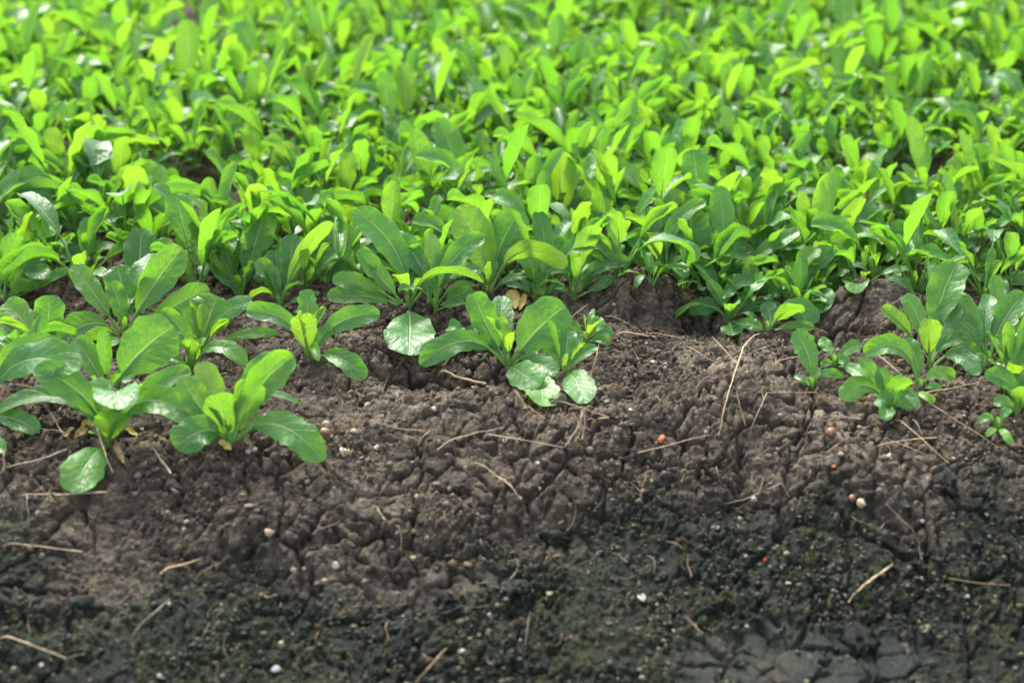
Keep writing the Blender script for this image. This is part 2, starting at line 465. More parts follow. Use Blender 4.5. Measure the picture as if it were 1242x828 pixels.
def tube(P, R, k=6, flat=1.0, Nrm=None):
    n = len(P)
    T = nrm(np.gradient(P, axis=0))
    ref = np.tile((0.13, 0.21, 0.97), (n, 1)) if Nrm is None else Nrm
    A = nrm(np.cross(T, ref)); B = np.cross(A, T)
    a = np.linspace(0, 2 * math.pi, k, endpoint=False)
    Q = P[:, None] + (A[:, None] * np.cos(a)[None, :, None] + B[:, None] * np.sin(a)[None, :, None] * flat) * np.asarray(R).reshape(-1, 1, 1)
    return Q.reshape(-1, 3), quads(n, k, closed=True)

def prof(n, a, b):
    """blade positions and widths: wedge base, broad upper half, round tip"""
    s = np.linspace(0, 1, n)
    t = 1 - (1 - s) ** 1.7
    t = np.clip(t, 0, 1)
    w_ = t ** a * np.clip(1 - t, 0, 1) ** b
    pk = a / (a + b)
    w_ = w_ / (pk ** a * (1 - pk) ** b)
    return t, np.maximum(w_, 0.035)

def bez(B, C, E, t):
    t = np.asarray(t)[:, None]
    return (1 - t) ** 2 * B + 2 * t * (1 - t) * C + t * t * E

# ---- leaves placed one by one (plants of the front and of the first rows)
UP = np.array((0, 0, 1.0))
TRI = 0
def hero_leaf(plant, base3, d0, spec, idx, size):
    kx, ky, tx, ty, wpx, f = spec[:6]
    opt = spec[6] if len(spec) > 6 else {}
    bpx = opt.get('b')
    if bpx is not None:
        b3, d0 = hit(*bpx); base3 = b3 - np.array((0, 0, .002))
    dt = opt.get('d', 1.6 if f >= .8 else (-1.6 if f < 0 else 0.2)) / 100.0
    dk = opt.get('dk', dt * 100 * .45) / 100.0
    E = at_depth(tx, ty, d0 + dt); K = at_depth(kx, ky, d0 + dk)
    l1, l2 = np.linalg.norm(K - base3), np.linalg.norm(E - K)
    tk = min(.68, max(.32, l1 / (l1 + l2)))
    C = (K - (1 - tk) ** 2 * base3 - tk * tk * E) / (2 * tk * (1 - tk))
    r = random.Random(idx * 7 + 3)
    pf = opt.get('p', r.uniform(.30, .42))                      # share of the spine that is bare stalk
    tocam = nrm(CAMP - base3)
    fc = max(-1, min(1, f))
    ref = tocam * fc + UP * (1 - abs(fc) * .85) * (1 if fc >= 0 else .35)
    a, b = r.uniform(.62, .85), r.uniform(.36, .46)
    t, wv = prof(26, a, b)
    tt = pf * .72 + (1 - pf * .72) * t
    S = bez(base3, C, E, tt)
    # a little natural sag and sway on the spine
    Ln = np.linalg.norm(E - base3)
    hw = wv * (wpx / FPX * d0) * .5 * 1.06
    Nr = np.tile(nrm(ref), (len(S), 1))
    T = nrm(np.gradient(S, axis=0))
    bad = np.abs((T * Nr).sum(1)) > .93
    Nr[bad] = nrm(Nr[bad] + np.array((0.4 * (1 if tx > kx else -1), 0, .5)))
    cup = opt.get('c', r.uniform(.10, .42))
    Pv, UV, F = blade(S, Nr, hw, 11, cup, r.uniform(.07, .24), r.uniform(1.2, 2.6), r.uniform(0, 6), v_of(t), opt.get('n', 0), idx)
    # a blade that meets the soil lies on it
    pen = np.maximum(0, h_full(Pv[:, 0], Pv[:, 1]) + .0025 - Pv[:, 2]).reshape(26, 11)[:, :].max(1)
    pen[UV[::11, 1] < .04] = 0
    pen = np.convolve(np.pad(pen, 3, mode='edge'), np.ones(7) / 7, 'valid') * 1.1
    Pv[:, 2] += np.repeat(pen, 11) * .75; Pv[:, 1] -= np.repeat(pen, 11) * .45
    Pv = Pv - base3_of(plant)
    me = mesh_np('leaf', Pv, F, LEAF, uv=UV)
    o = link('leaf', me, plant)
    o.color = (min(1, max(0, .5 + .38 * opt.get('y', 0) + .1 * size)), 0, 0, 1)
    if 'l' in opt: o['label'] = opt['l']
    # stalk and its midrib running under the blade
    ts = np.linspace(0, pf * .72 + (1 - pf * .72) * .42, 12)
    Sp = bez(base3, C, E, ts)
    q = ts / ts[-1]
    rad = (.0020 * (1 - q) + .00022) * (wpx / 34.0) ** .5
    Ns = np.tile(nrm(ref), (len(Sp), 1))
    Ts = nrm(np.gradient(Sp, axis=0)); Ns = nrm(Ns - Ts * (Ns * Ts).sum(1, keepdims=True))
    Sp = Sp - Ns * (rad * .75)[:, None]
    Q, F2 = tube(Sp, rad, 6, .8, Ns)
    link('stalk', mesh_np('stalk', Q - base3_of(plant), F2, STALK), o)

def v_of(t): return t
_B = {}
def base3_of(p): return _B[p.name]

def hero(base, label, leaves, group=None, d=0.0):
    b3, d0 = hit(*base)
    b3 = b3 - np.array((0, 0, .003))
    o = link('mustard_plant', None, loc=b3, label=label, cat='plant', group=group or 'young mustard greens at the front edge of the bed')
    o.empty_display_size = .02
    _B[o.name] = b3
    link('stem', STEM, o)
    for i, s in enumerate(leaves):
        hero_leaf(o, b3, d0, s, hero.n, 0); hero.n += 1
    HERO_BASES.append((b3[0], b3[1]))
    return o
hero.n = 0
_t = np.linspace(0, 1, 5)
_Q, _F = tube(np.stack([.0006 * np.sin(_t * 5), 0 * _t, -.004 + .015 * _t], 1), .0030 - .0012 * _t, 6)
STEM = mesh_np('stem', _Q, _F, STALK)
HERO_BASES = []
YEL, DRK = {'y': .8}, {'y': -.8}

HEROES = [
 ((131, 536), 'large splayed plant at lower left with one round leaf hanging lowest on the soil', [
   (114, 551, 87, 597, 44, .75, {'d': -3, 'c': .05}), (134, 520, 136, 499, 38, -1, {'d': -2.5, 'p': .25}),
   (141, 478, 143, 497, 54, .35, {'d': -5, 'dk': -1}), (172, 482, 232, 450, 30, .55), (172, 487, 243, 514, 38, .8, {'d': -2}),
   (104, 484, 41, 447, 38, .75, {'d': -1.5}), (80, 484, -5, 499, 27, .3, {'y': -.4}), (108, 500, 62, 478, 18, .6, {'y': -.5})]),
 ((-22, 500), 'plant cut off by the left edge with a broad arching blue-green leaf', [
   (28, 438, 97, 448, 48, .65, {'d': -2}), (28, 424, 86, 428, 32, .7, {'d': 0}), (10, 506, 47, 523, 26, .7, {'d': -2}), (-10, 540, 8, 545, 26, .5, {'d': -3})]),
 ((132, 476), 'plant with one big oval upright leaf and one curled leaf beside it', [
   (114, 445, 92, 411, 34, .8, {'c': .6}), (166, 432, 211, 396, 62, 1, {'c': .12}), (146, 462, 159, 448, 22, .8), (112, 472, 100, 470, 20, .5)]),
 ((150, 407), 'tall plant with spoon-shaped leaves raised around a narrow curled centre leaf', [
   (118, 362, 89, 321, 26, .9), (151, 372, 142, 322, 39, 1, {'d': 2, 'c': .1}), (147, 380, 134, 342, 24, .6),
   (184, 350, 221, 301, 42, .95, {'d': 1, 'y': .3}), (206, 374, 254, 350, 30, .95, {'d': .5}), (114, 392, 80, 411, 36, .75, {'d': -1}),
   (128, 402, 105, 413, 15, -.5), (136, 414, 119, 424, 18, .6, {'d': -2}), (168, 330, 172, 277, 38, 1, {'d': 3, 'b': (164, 372), 'c': .05})]),
 ((48, 428), 'plant with pale rounded leaves behind the arching leaf at left edge', [
   (58, 396, 59, 358, 36, 1, {'d': .5}), (33, 396, 5, 368, 34, .85, {'y': .5}), (22, 408, -8, 388, 30, .8), (70, 412, 84, 402, 26, .7), (25, 425, -2, 412, 26, .6)]),
 ((5, 368), 'small plant at left edge with several leaves rising above bare soil', [
   (28, 325, 42, 294, 28, .9), (42, 336, 63, 328, 25, .8), (58, 338, 83, 327, 14, .6), (22, 352, 47, 346, 24, -.3), (10, 320, 22, 284, 28, -.5), (-5, 330, -14, 300, 26, .8)]),
 ((229, 444), 'small plant with one tall curled leaf bent over to the left', [
   (224, 408, 195, 377, 24, .7, {'c': .5}), (262, 420, 298, 442, 22, .5, {'d': -1}), (214, 436, 199, 434, 14, .5), (236, 425, 222, 412, 16, -.5)]),
 ((245, 424), 'plant with a single broad pale upright leaf and a thin arching side leaf', [
   (251, 395, 264, 359, 52, 1, {'c': .1}), (278, 376, 306, 364, 24, .6), (286, 408, 336, 404, 14, .7), (236, 400, 228, 372, 20, .5)]),
 ((280, 536), 'full plant nearest the bank with a toothed leaf reaching to a snail shell', [
   (258, 522, 213, 543, 42, .75, {'d': -2.5}), (247, 500, 221, 457, 34, .9, {'d': .5}), (262, 485, 244, 440, 32, .9, {'d': 1.6, 'y': .8}),
   (272, 508, 262, 478, 40, -1, {'d': -2, 'y': .3, 'p': .25}), (310, 476, 356, 431, 44, .95, {'d': .6, 'c': .45}), (302, 470, 332, 428, 30, .9, {'d': 2}),
   (298, 500, 317, 467, 26, -.6), (318, 478, 365, 490, 11, .3), (306, 515, 345, 501, 14, .3), (320, 514, 392, 559, 38, .85, {'d': -2.5, 'n': .07, 'c': .08})]),
 ((374, 435), 'neat four-leaved plant alone on bare soil left of centre', [
   (345, 388, 299, 378, 26, .75), (371, 410, 366, 381, 32, -.7, {'y': .7}), (374, 392, 371, 351, 24, .9, {'n': .12}),
   (404, 396, 461, 381, 28, .85), (396, 430, 442, 460, 27, .75, {'d': -2.5}), (388, 412, 402, 394, 18, .5)]),
 ((495, 370), 'tall plant with long silvery leaves and one heart-shaped leaf drooping onto soil', [
   (497, 386, 496, 431, 55, .85, {'d': -3.5, 'c': .05, 'p': .2}), (478, 302, 430, 256, 36, .8, {'c': .15}), (510, 322, 473, 284, 28, .8, {'b': (520, 368)}),
   (464, 340, 434, 303, 25, .5, {'y': .5}), (498, 345, 507, 312, 26, .9, {'y': -.6}), (520, 336, 586, 343, 20, -.25, {'y': .3}),
   (523, 325, 523, 284, 22, 1, {'y': .6}), (510, 290, 553, 262, 42, .95, {'d': 3, 'b': (500, 340), 'y': -.6}), (440, 346, 403, 338, 24, .7, {'d': -.5}), (445, 360, 397, 360, 24, .7, {'d': -1})]),
 ((528, 372), 'low dark plant tucked right of the silvery-leaved plant', [
   (546, 335, 584, 328, 20, .4), (548, 362, 573, 350, 26, .8), (546, 370, 564, 366, 13, .4), (535, 332, 550, 300, 30, .9), (553, 312, 587, 287, 28, .6, {'y': -.4}), (518, 350, 512, 330, 18, .8)]),
 ((592, 357), 'plant with a tall pointed yellow-green leaf beside a round grey-green one', [
   (586, 312, 553, 252, 46, 1, {'y': .9, 'd': .5}), (606, 302, 632, 255, 42, 1, {'d': 2.5}), (633, 306, 686, 324, 30, -.35, {'y': .4}),
   (600, 330, 612, 300, 22, .9), (618, 338, 640, 335, 12, .4), (580, 330, 566, 318, 22, .8)]),
 ((649, 361), 'slender plant with narrow leaves in front of the crowded middle rows', [
   (655, 340, 658, 312, 28, 1), (668, 331, 696, 329, 11, .4), (661, 305, 651, 256, 23, 1, {'d': 2}), (643, 322, 627, 289, 24, .8, {'y': .6}), (632, 348, 614, 346, 10, .4), (672, 350, 684, 348, 14, .3)]),
 ((695, 358), 'plant with a flat dark leaf pointing right toward the soil mound', [
   (687, 325, 675, 288, 24, 1), (700, 335, 693, 309, 20, 1, {'y': .4}), (718, 328, 731, 294, 25, 1), (722, 326, 763, 318, 20, .7, {'y': -.5}),
   (712, 288, 678, 286, 26, .7, {'d': 3, 'b': (725, 330)}), (708, 300, 728, 275, 26, -.3), (730, 345, 742, 338, 14, .6), (682, 352, 660, 356, 12, .5)]),
 ((617, 442), 'central plant with one large rounded leaf raised right and a holed yellowing leaf below', [
   (572, 414, 510, 443, 30, .75, {'d': -1.5}), (591, 396, 574, 355, 36, .75, {'c': .5}), (615, 415, 604, 384, 16, .5, {'y': .4}),
   (645, 408, 686, 371, 54, 1, {'d': .5, 'c': .12}), (608, 390, 609, 359, 30, .9, {'d': 3}), (622, 446, 657, 470, 36, .8, {'d': -4, 'c': .08}),
   (648, 440, 673, 456, 26, .75, {'d': -2}), (650, 464, 655, 492, 37, .85, {'d': -4, 'y': 1, 'l': 'half yellowed leaf hanging low', 'n': .06}),
   (590, 416, 569, 413, 15, .6), (636, 430, 648, 418, 20, .8)]),
 ((563, 409), 'tiny seedling with little round leaves beside the central plant', [
   (555, 400, 544, 396, 19, .85), (572, 402, 583, 396, 13, .8), (568, 410, 574, 407, 13, .8)]),
 ((684, 453), 'plant right of centre with a broad spoon leaf laid on the slope', [
   (662, 430, 704, 404, 30, .85, {'b': (655, 437)}), (687, 424, 690, 396, 22, 1), (695, 430, 703, 416, 15, .9, {'y': .5}), (700, 435, 724, 420, 16, .5),
   (691, 454, 712, 489, 35, .85, {'d': -3, 'c': .1}), (671, 440, 656, 431, 18, .8)]),
 ((711, 415), 'small rosette seedling on bare soil left of the straw strip', [
   (718, 400, 731, 388, 21, .9), (703, 402, 692, 387, 8, .5), (728, 406, 744, 402, 13, .7), (728, 412, 740, 418, 10, .7), (716, 404, 722, 393, 12, .6, {'y': .5})]),
 ((885, 386), 'rosette with a bitten left leaf overhanging the dark hollow', [
   (866, 372, 838, 382, 24, .8, {'n': .1}), (874, 362, 858, 340, 15, .7), (887, 350, 918, 340, 19, .5), (895, 372, 912, 357, 17, .8), (914, 373, 948, 374, 17, .7),
   (886, 394, 888, 407, 25, .85, {'d': -2, 'c': .05}), (898, 392, 909, 398, 19, .85, {'d': -1.5}), (880, 360, 884, 335, 14, .9)]),
 ((931, 400), 'low rosette with overlapping rounded leaves below the dense clump', [
   (951, 380, 976, 374, 22, -.3), (962, 374, 991, 391, 28, .7), (956, 396, 988, 398, 13, .6), (918, 396, 905, 391, 16, .7), (934, 385, 928, 366, 20, .8)]),
 ((953, 362), 'plant with one long paddle leaf reaching right over a round hanging leaf', [
   (954, 345, 944, 329, 19, .7), (940, 345, 926, 334, 14, .7), (981, 350, 1019, 342, 19, .85), (984, 356, 992, 379, 25, .85, {'d': -1}), (978, 325, 1011, 303, 27, .75),
   (946, 356, 932, 357, 14, .7), (932, 350, 909, 334, 24, .8), (962, 345, 966, 322, 18, .9)]),
 ((875, 345), 'dense clump with two large overlapping leaves raised at its left', [
   (842, 298, 840, 252, 46, 1, {'d': 1}), (850, 300, 868, 262, 34, 1, {'y': .1}), (878, 280, 871, 226, 28, 1, {'d': 1.5}), (803, 292, 798, 250, 24, 1, {'b': (808, 330)}), (822, 268, 856, 245, 22, .5, {'b': (812, 335)}),
   (862, 332, 846, 304, 32, .9), (886, 300, 882, 262, 23, 1, {'y': .5}), (892, 320, 913, 300, 19, .5), (898, 325, 920, 319, 9, .3),
   (924, 285, 934, 245, 38, 1, {'b': (915, 330)}), (936, 290, 957, 261, 30, .8, {'b': (918, 330)}), (926, 306, 972, 278, 22, .4, {'y': .3}), (960, 320, 960, 287, 28, .9, {'y': .3, 'b': (950, 350)}), (890, 305, 900, 285, 22, .7)]),
 ((806, 334), 'plant on the crest of the soil mound with a small pale round leaf', [
   (790, 304, 761, 290, 25, .75), (822, 320, 846, 318, 15, .4), (797, 330, 790, 332, 22, .85, {'d': -1}), (815, 310, 822, 292, 22, .8), (800, 300, 780, 272, 22, .8), (785, 322, 770, 305, 20, .7, {'y': .4})]),
 ((1004, 345), 'plant with a very narrow tall leaf standing left of the round drooping leaf', [
   (1024, 318, 1012, 284, 28, -.5), (1003, 272, 997, 220, 10, .6), (1030, 336, 1037, 356, 29, .8, {'d': -1.5, 'b': (1022, 330)}), (985, 318, 972, 300, 22, .8),
   (995, 310, 988, 285, 22, .7)]),
 ((1036, 325), 'plant with a long veined leaf slanting up to the right', [
   (1066, 300, 1105, 277, 35, 1), (1050, 284, 1056, 248, 36, 1), (1028, 268, 1050, 241, 20, -.3, {'y': .4}), (1070, 328, 1099, 346, 17, .75, {'d': -1}), (1022, 300, 1010, 270, 24, .8), (1045, 305, 1030, 280, 20, .6)]),
 ((1110, 322), 'plant with a folded silvery leaf in front of the long arching leaf', [
   (1114, 290, 1104, 261, 19, .8), (1130, 310, 1122, 278, 13, .5), (1102, 305, 1095, 280, 28, .8), (1130, 334, 1124, 353, 20, .8, {'d': -1}), (1116, 252, 1170, 262, 18, -.25, {'b': (1078, 278), 'y': .6}), (1125, 296, 1138, 270, 22, .7),
   (1158, 305, 1171, 273, 37, 1, {'b': (1146, 332)})]),
 ((1116, 471), 'largest right-hand plant with a long upright leaf and white-rimmed cupped leaf', [
   (1096, 395, 1069, 373, 20, .6, {'y': .6, 'b': (1112, 418)}), (1127, 418, 1130, 387, 27, -.7, {'y': .4, 'b': (1128, 445)}), (1142, 362, 1161, 319, 43, 1, {'d': 2, 'b': (1132, 430)}), (1145, 395, 1157, 365, 31, .95, {'b': (1130, 440)}),
   (1113, 385, 1098, 357, 22, .9, {'b': (1122, 430)}), (1080, 418, 1048, 429, 26, .8), (1112, 440, 1099, 410, 20, .9), (1150, 415, 1178, 412, 16, .6, {'b': (1130, 440)}), (1152, 430, 1186, 456, 22, .8, {'d': -1, 'b': (1130, 445)}),
   (1132, 454, 1158, 458, 19, .7), (1130, 468, 1142, 470, 10, .7), (1122, 480, 1134, 487, 10, .8, {'y': 1})]),
 ((1080, 495), 'bushy low plant left of the largest right-hand plant', [
   (1046, 467, 1022, 485, 26, .85), (1062, 456, 1042, 434, 16, .7), (1074, 470, 1068, 446, 22, .6), (1086, 470, 1107, 464, 22, -.3), (1073, 486, 1063, 484, 22, .75), (1076, 498, 1073, 510, 19, .85, {'d': -2}), (1100, 478, 1113, 496, 14, .7), (1092, 490, 1105, 497, 10, .7), (1086, 478, 1082, 458, 16, .9), (1096, 482, 1102, 470, 18, .6)]),
 ((984, 469), 'thin plant with a single upright crinkled leaf on the bare slope', [
   (980, 430, 964, 401, 27, .95, {'n': .08}), (1000, 453, 1023, 457, 12, .75), (976, 462, 964, 456, 8, .7), (988, 455, 994, 446, 10, .6)]),
 ((1012, 442), 'small forked seedling above and right of the thin upright plant', [
   (1005, 424, 994, 411, 15, .8), (1026, 426, 1044, 417, 16, .8), (1020, 436, 1029, 440, 13, .7), (1030, 445, 1051, 462, 16, .85, {'d': -1.5}), (1003, 440, 996, 444, 10, .8)]),
 ((1199, 437), 'plant near right edge with a yellow-green veined leaf facing forward', [
   (1180, 405, 1154, 382, 28, .85), (1195, 412, 1193, 379, 18, .9, {'y': .3}), (1216, 416, 1236, 389, 33, 1, {'y': .8}), (1214, 395, 1243, 356, 33, .95, {'d': 2}), (1212, 376, 1206, 334, 19, .9, {'y': .6, 'b': (1212, 415)}),
   (1176, 380, 1158, 355, 22, .8, {'d': 3}), (1196, 382, 1201, 358, 20, .8, {'d': 3}), (1191, 437, 1182, 431, 15, .7), (1215, 440, 1232, 443, 9, .7), (1180, 425, 1168, 418, 16, .7)]),
 ((1212, 326), 'rounded small plant on bare soil near the right edge above', [
   (1212, 315, 1215, 298, 29, .85), (1224, 320, 1239, 318, 19, -.3), (1202, 337, 1184, 328, 19, .6), (1190, 318, 1168, 322, 17, .6), (1232, 338, 1252, 334, 20, .7), (1200, 312, 1190, 305, 16, .8)]),
 ((1234, 498), 'small plant cut by the right edge with spoon leaves leaning left', [
   (1218, 460, 1194, 455, 23, .75), (1228, 465, 1226, 450, 17, .8), (1246, 470, 1254, 456, 24, .8), (1238, 482, 1231, 471, 19, -.4), (1218, 488, 1205, 487, 16, .7), (1234, 438, 1222, 411, 20, .85, {'b': (1240, 462)}), (1246, 488, 1260, 490, 18, .7)]),
 ((1210, 518), 'tiny yellowish seedling lowest at the right edge', [
   (1200, 506, 1186, 513, 11, .6, {'y': .5}), (1217, 504, 1225, 494, 11, .8), (1219, 526, 1226, 539, 10, .8, {'y': .6}), (1203, 522, 1196, 529, 8, .8, {'y': 1})]),
]
SECOND = [
 ((200, 293), 'plant with a big smooth upright leaf left of the yellow upright leaf', [
   (189, 242, 163, 202, 54, 1), (166, 252, 136, 256, 30, .7), (110, 266, 34, 258, 36, .75, {'d': -1}), (120, 300, 62, 308, 34, .85, {'y': -.6, 'b': (160, 305)}), (212, 260, 228, 240, 30, .8), (205, 262, 215, 232, 26, .7)]),  # shade on the lowest leaf is put into its darker green tone
 ((122, 272), 'small plant with one fan-shaped upright leaf on a thin stalk', [(122, 236, 123, 204, 28, 1, {'y': .3}), (105, 250, 98, 240, 26, .8), (138, 250, 150, 236, 24, .8)]),
 ((76, 244), 'plant with a long yellow-green leaf arched over to the right', [(112, 180, 193, 174, 17, -.3, {'y': .7}), (110, 165, 165, 162, 12, -.3, {'y': .4}), (70, 215, 60, 205, 26, .7), (85, 220, 92, 205, 24, .8)]),
 ((15, 245), 'plant at left edge with a tall veined leaf behind a shiny folded one', [(14, 180, -2, 131, 40, .9), (12, 192, 58, 210, 32, .55), (-10, 205, -20, 180, 34, .7), (30, 205, 45, 185, 24, .8)]),
 ((8, 295), 'plant at left edge with one broad glossy leaf bent to the right', [(18, 228, 63, 230, 44, .55), (-5, 240, -22, 225, 34, .7), (0, 260, 10, 255, 24, .6)]),
 ((331, 258), 'plant with a bright yellow-green spoon leaf standing straight up', [(339, 215, 357, 175, 35, 1, {'y': 1}), (316, 228, 299, 210, 27, .85), (350, 235, 365, 215, 26, .8), (322, 240, 310, 230, 20, .8)]),
 ((390, 252), 'plant with a slanted yellow-green leaf before a rounder grey-green leaf', [(410, 226, 432, 191, 36, 1, {'y': .5}), (441, 205, 427, 165, 36, 1, {'b': (444, 248)}), (380, 225, 370, 215, 24, .7), (450, 225, 470, 205, 26, .8)]),
 ((415, 292), 'plant with one wide fan leaf held flat toward the camera', [(414, 268, 416, 243, 54, -.6, {'y': .4}), (400, 270, 385, 255, 28, .8), (432, 275, 445, 262, 26, .7)]),
 ((462, 254), 'plant with two narrow stems curving right one over the other', [(490, 204, 528, 175, 21, .3, {'y': .4}), (505, 220, 540, 229, 20, -.3, {'y': .5}), (448, 230, 440, 220, 24, .8)]),
 ((547, 252), 'plant with a tall half-folded pointed leaf in the middle rows', [(551, 195, 530, 147, 34, .85), (560, 215, 578, 200, 28, .8), (535, 225, 520, 215, 26, .7), (562, 240, 577, 245, 28, .8, {'y': .2})]),
 ((291, 360), 'plant with one tall leaf half in shade and two yellow-green leaves left', [
   (308, 300, 324, 253, 37, .95), (262, 302, 233, 268, 36, .6, {'y': .6, 'c': .4}), (276, 300, 250, 264, 34, .75, {'y': .5, 'd': 2}), (280, 336, 272, 312, 22, 1), (300, 330, 312, 312, 20, .8), (268, 330, 258, 318, 18, .7)]),
 ((339, 369), 'plant with a long folded leaf slanting up right from a tight base', [
   (337, 335, 334, 303, 33, .95, {'y': -.4}), (364, 314, 403, 270, 22, -.3, {'y': .4}), (352, 320, 353, 284, 28, .95, {'y': -.4}), (326, 330, 310, 318, 22, .7), (364, 362, 387, 354, 11, .5), (330, 345, 318, 325, 16, .6), (348, 340, 356, 322, 20, .8)]),
 ((395, 346), 'plant with heart-shaped upright leaves behind the long folded leaf', [
   (404, 316, 408, 289, 27, 1), (424, 306, 420, 274, 28, 1, {'b': (424, 340), 'y': .5}), (398, 295, 404, 263, 30, .9, {'d': 3}), (385, 325, 376, 305, 24, .8), (412, 330, 432, 330, 24, .8)]),
 ((674, 277), 'plant with a ribbed yellow-green leaf raised above a pale leaf reaching right', [
   (680, 230, 679, 184, 39, -.4, {'y': .6}), (720, 236, 771, 216, 38, .95), (661, 236, 642, 196, 25, .95), (634, 236, 597, 242, 30, .3, {'y': .4}), (725, 250, 786, 264, 20, .6), (690, 250, 700, 225, 24, .8)]),
 ((782, 246), 'plant with one small oval yellow-green leaf facing forward', [(778, 222, 777, 194, 23, 1, {'y': .7}), (800, 228, 816, 212, 32, .9), (765, 230, 750, 215, 22, .8), (795, 240, 805, 225, 20, .7)]),
 ((895, 206), 'plant with a broad pale leaf behind an arching shiny leaf', [(888, 165, 874, 134, 42, 1), (852, 166, 888, 181, 24, .4, {'b': (822, 205)}), (915, 185, 932, 170, 34, .9, {'y': .3}), (870, 190, 858, 180, 28, .8)]),
 ((1155, 256), 'plant with a wide folded leaf standing above the long arching leaf', [(1168, 216, 1180, 191, 46, -.7), (1208, 244, 1246, 274, 29, .5), (1190, 235, 1205, 225, 28, .8, {'y': .4}), (1140, 230, 1128, 215, 26, .8)]),
 ((1086, 262), 'plant with a white-sheened flat leaf left of the folded leaf', [(1090, 238, 1062, 246, 34, .6), (1100, 232, 1120, 240, 24, .7), (1110, 222, 1100, 205, 16, .3, {'y': .7}), (1075, 235, 1060, 220, 24, .8)]),
]
_m = [hit(*b)[0] for b, _, _ in HEROES]
for p in _m: MOUNDS.append((p[0], p[1], .015, .012, .005))
# ------------------------------------------------------------------ the ground: one sheet, fine where the camera looks
def axis(lo, hi, step, far, growth=1.25):
    a = list(np.arange(lo, hi, step))
    s, left, right = step, [], []
    x = lo
    while x > -far[0]:
        s *= growth; x -= s; left.append(x)
    s, x = step, a[-1]
    while x < far[1]:
        s *= growth; x += s; right.append(x)
    return np.array(left[::-1] + a + right)

gx = axis(-0.445, 0.445, 0.00114, (45, 45), 1.08)
gx = np.array([v for v in gx])
ya = list(np.arange(0.665, 1.19, 0.00118)) + list(np.arange(1.19, 1.40, 0.004))
s, yv = 0.0035, ya[-1]
while yv < 60: s *= 1.08; yv += s; ya.append(yv)
s, yv = 0.0012, 0.665; low = []
while yv > -30: s *= 1.18; yv -= s; low.append(yv)
gy = np.array(low[::-1] + ya)
GX, GY = np.meshgrid(gx, gy)
GZ, GID = h_full(GX.ravel(), GY.ravel(), True)
GM = h_macro(GX.ravel(), GY.ravel()); _e = .004
_nx = -(h_macro(GX.ravel() + _e, GY.ravel()) - h_macro(GX.ravel() - _e, GY.ravel())) / (2 * _e)
_ny = -(h_macro(GX.ravel(), GY.ravel() + _e) - h_macro(GX.ravel(), GY.ravel() - _e)) / (2 * _e)
_nr = nrm(np.stack([_nx, _ny, np.ones_like(_nx)], 1))
V = np.stack([GX.ravel(), GY.ravel(), GM], 1) + _nr * (GZ - GM)[:, None]           # relief stands square to the slope
me = mesh_np('soil', V, quads(len(gy), len(gx)), SOIL)
at_ = me.attributes.new('damp', 'FLOAT', 'POINT')
at_.data.foreach_set('value', damp_of(GX.ravel(), GY.ravel()).astype(np.float32))
at_ = me.attributes.new('crumb', 'FLOAT', 'POINT')
at_.data.foreach_set('value', GID.astype(np.float32))
at_ = me.attributes.new('slab', 'FLOAT', 'POINT')
at_.data.foreach_set('value', slab_of(GX.ravel(), GY.ravel()).astype(np.float32))
soil = link('soil_ground', me, kind='structure', label='cracked brown garden soil sloping down to a damp dark green bank', cat='soil')

for b, lab, lv in HEROES: hero(b, lab, lv)
for b, lab, lv in SECOND: hero(b, lab, lv, 'mustard greens in the second rows')

def near_hero(x, y):
    return min(math.hypot(x - a, y - b) for a, b in HERO_BASES)
# ---- shared leaves for the crowd behind
def free_leaf(i, nv=15, nu=8, ns=7, nk=5):
    r = random.Random(900 + i)
    L_ = r.uniform(.075, .125)
    e0, e1 = math.radians(r.uniform(64, 88)), math.radians(r.uniform(-20, 78))
    if i % 4 == 3: e1 = math.radians(r.uniform(-60, -5))
    n = 40
    q = np.linspace(0, 1, n)
    el = e0 + (e1 - e0) * q ** 1.4
    dx, dz = np.cos(el) * L_ / n, np.sin(el) * L_ / n
    X = np.concatenate([[0], np.cumsum(dx)]); Z = np.concatenate([[0], np.cumsum(dz)])
    Y = r.uniform(-.12, .12) * X ** 2 / L_
    sp = np.stack([X, Y, Z], 1); qs = np.linspace(0, 1, n + 1)
    pos = lambda t: np.stack([np.interp(t, qs, sp[:, k]) for k in range(3)], 1)
    pf = r.uniform(.30, .50)
    t, wv = prof(nv, r.uniform(.6, .85), r.uniform(.36, .46))
    S = pos(pf + (1 - pf) * t)
    T = nrm(np.gradient(S, axis=0))
    Nr = nrm(np.stack([-T[:, 2], np.full(len(T), r.uniform(-.35, .35)), T[:, 0]], 1))
    hw = wv * L_ * r.uniform(.08, .15)
    Pv, UV, F = blade(S, Nr, hw, nu, r.choice((r.uniform(.1, .6), r.uniform(.1, .6), r.uniform(.7, 1.25))), r.uniform(.10, .38), r.uniform(1.2, 2.8), r.uniform(0, 6), t, 0, i)
    ts = np.linspace(0, pf + (1 - pf) * .4, ns)
    Sp = pos(ts)
    rad = (.0019 * (1 - ts / ts[-1]) + .00025)
    Sp = Sp - np.array((0, 0, 1)) * (rad * .7)[:, None]
    Q, F2 = tube(Sp, rad, nk)
    V = np.concatenate([Pv, Q]); FF = np.concatenate([F, F2 + len(Pv)])
    UVs = np.concatenate([UV, np.full((len(Q), 2), .5)])
    mi = np.concatenate([np.zeros(len(F), int), np.ones(len(F2), int)])
    return V, FF, UVs, mi
NL = 56
LV = [free_leaf(i) for i in range(NL)]
LOW = [free_leaf(i, 7, 4, 3, 3) for i in range(NL)]
LM = [mesh_np('leaf', V, F, [LEAF, STALK], uv=U, mi=mi) for V, F, U, mi in LV]

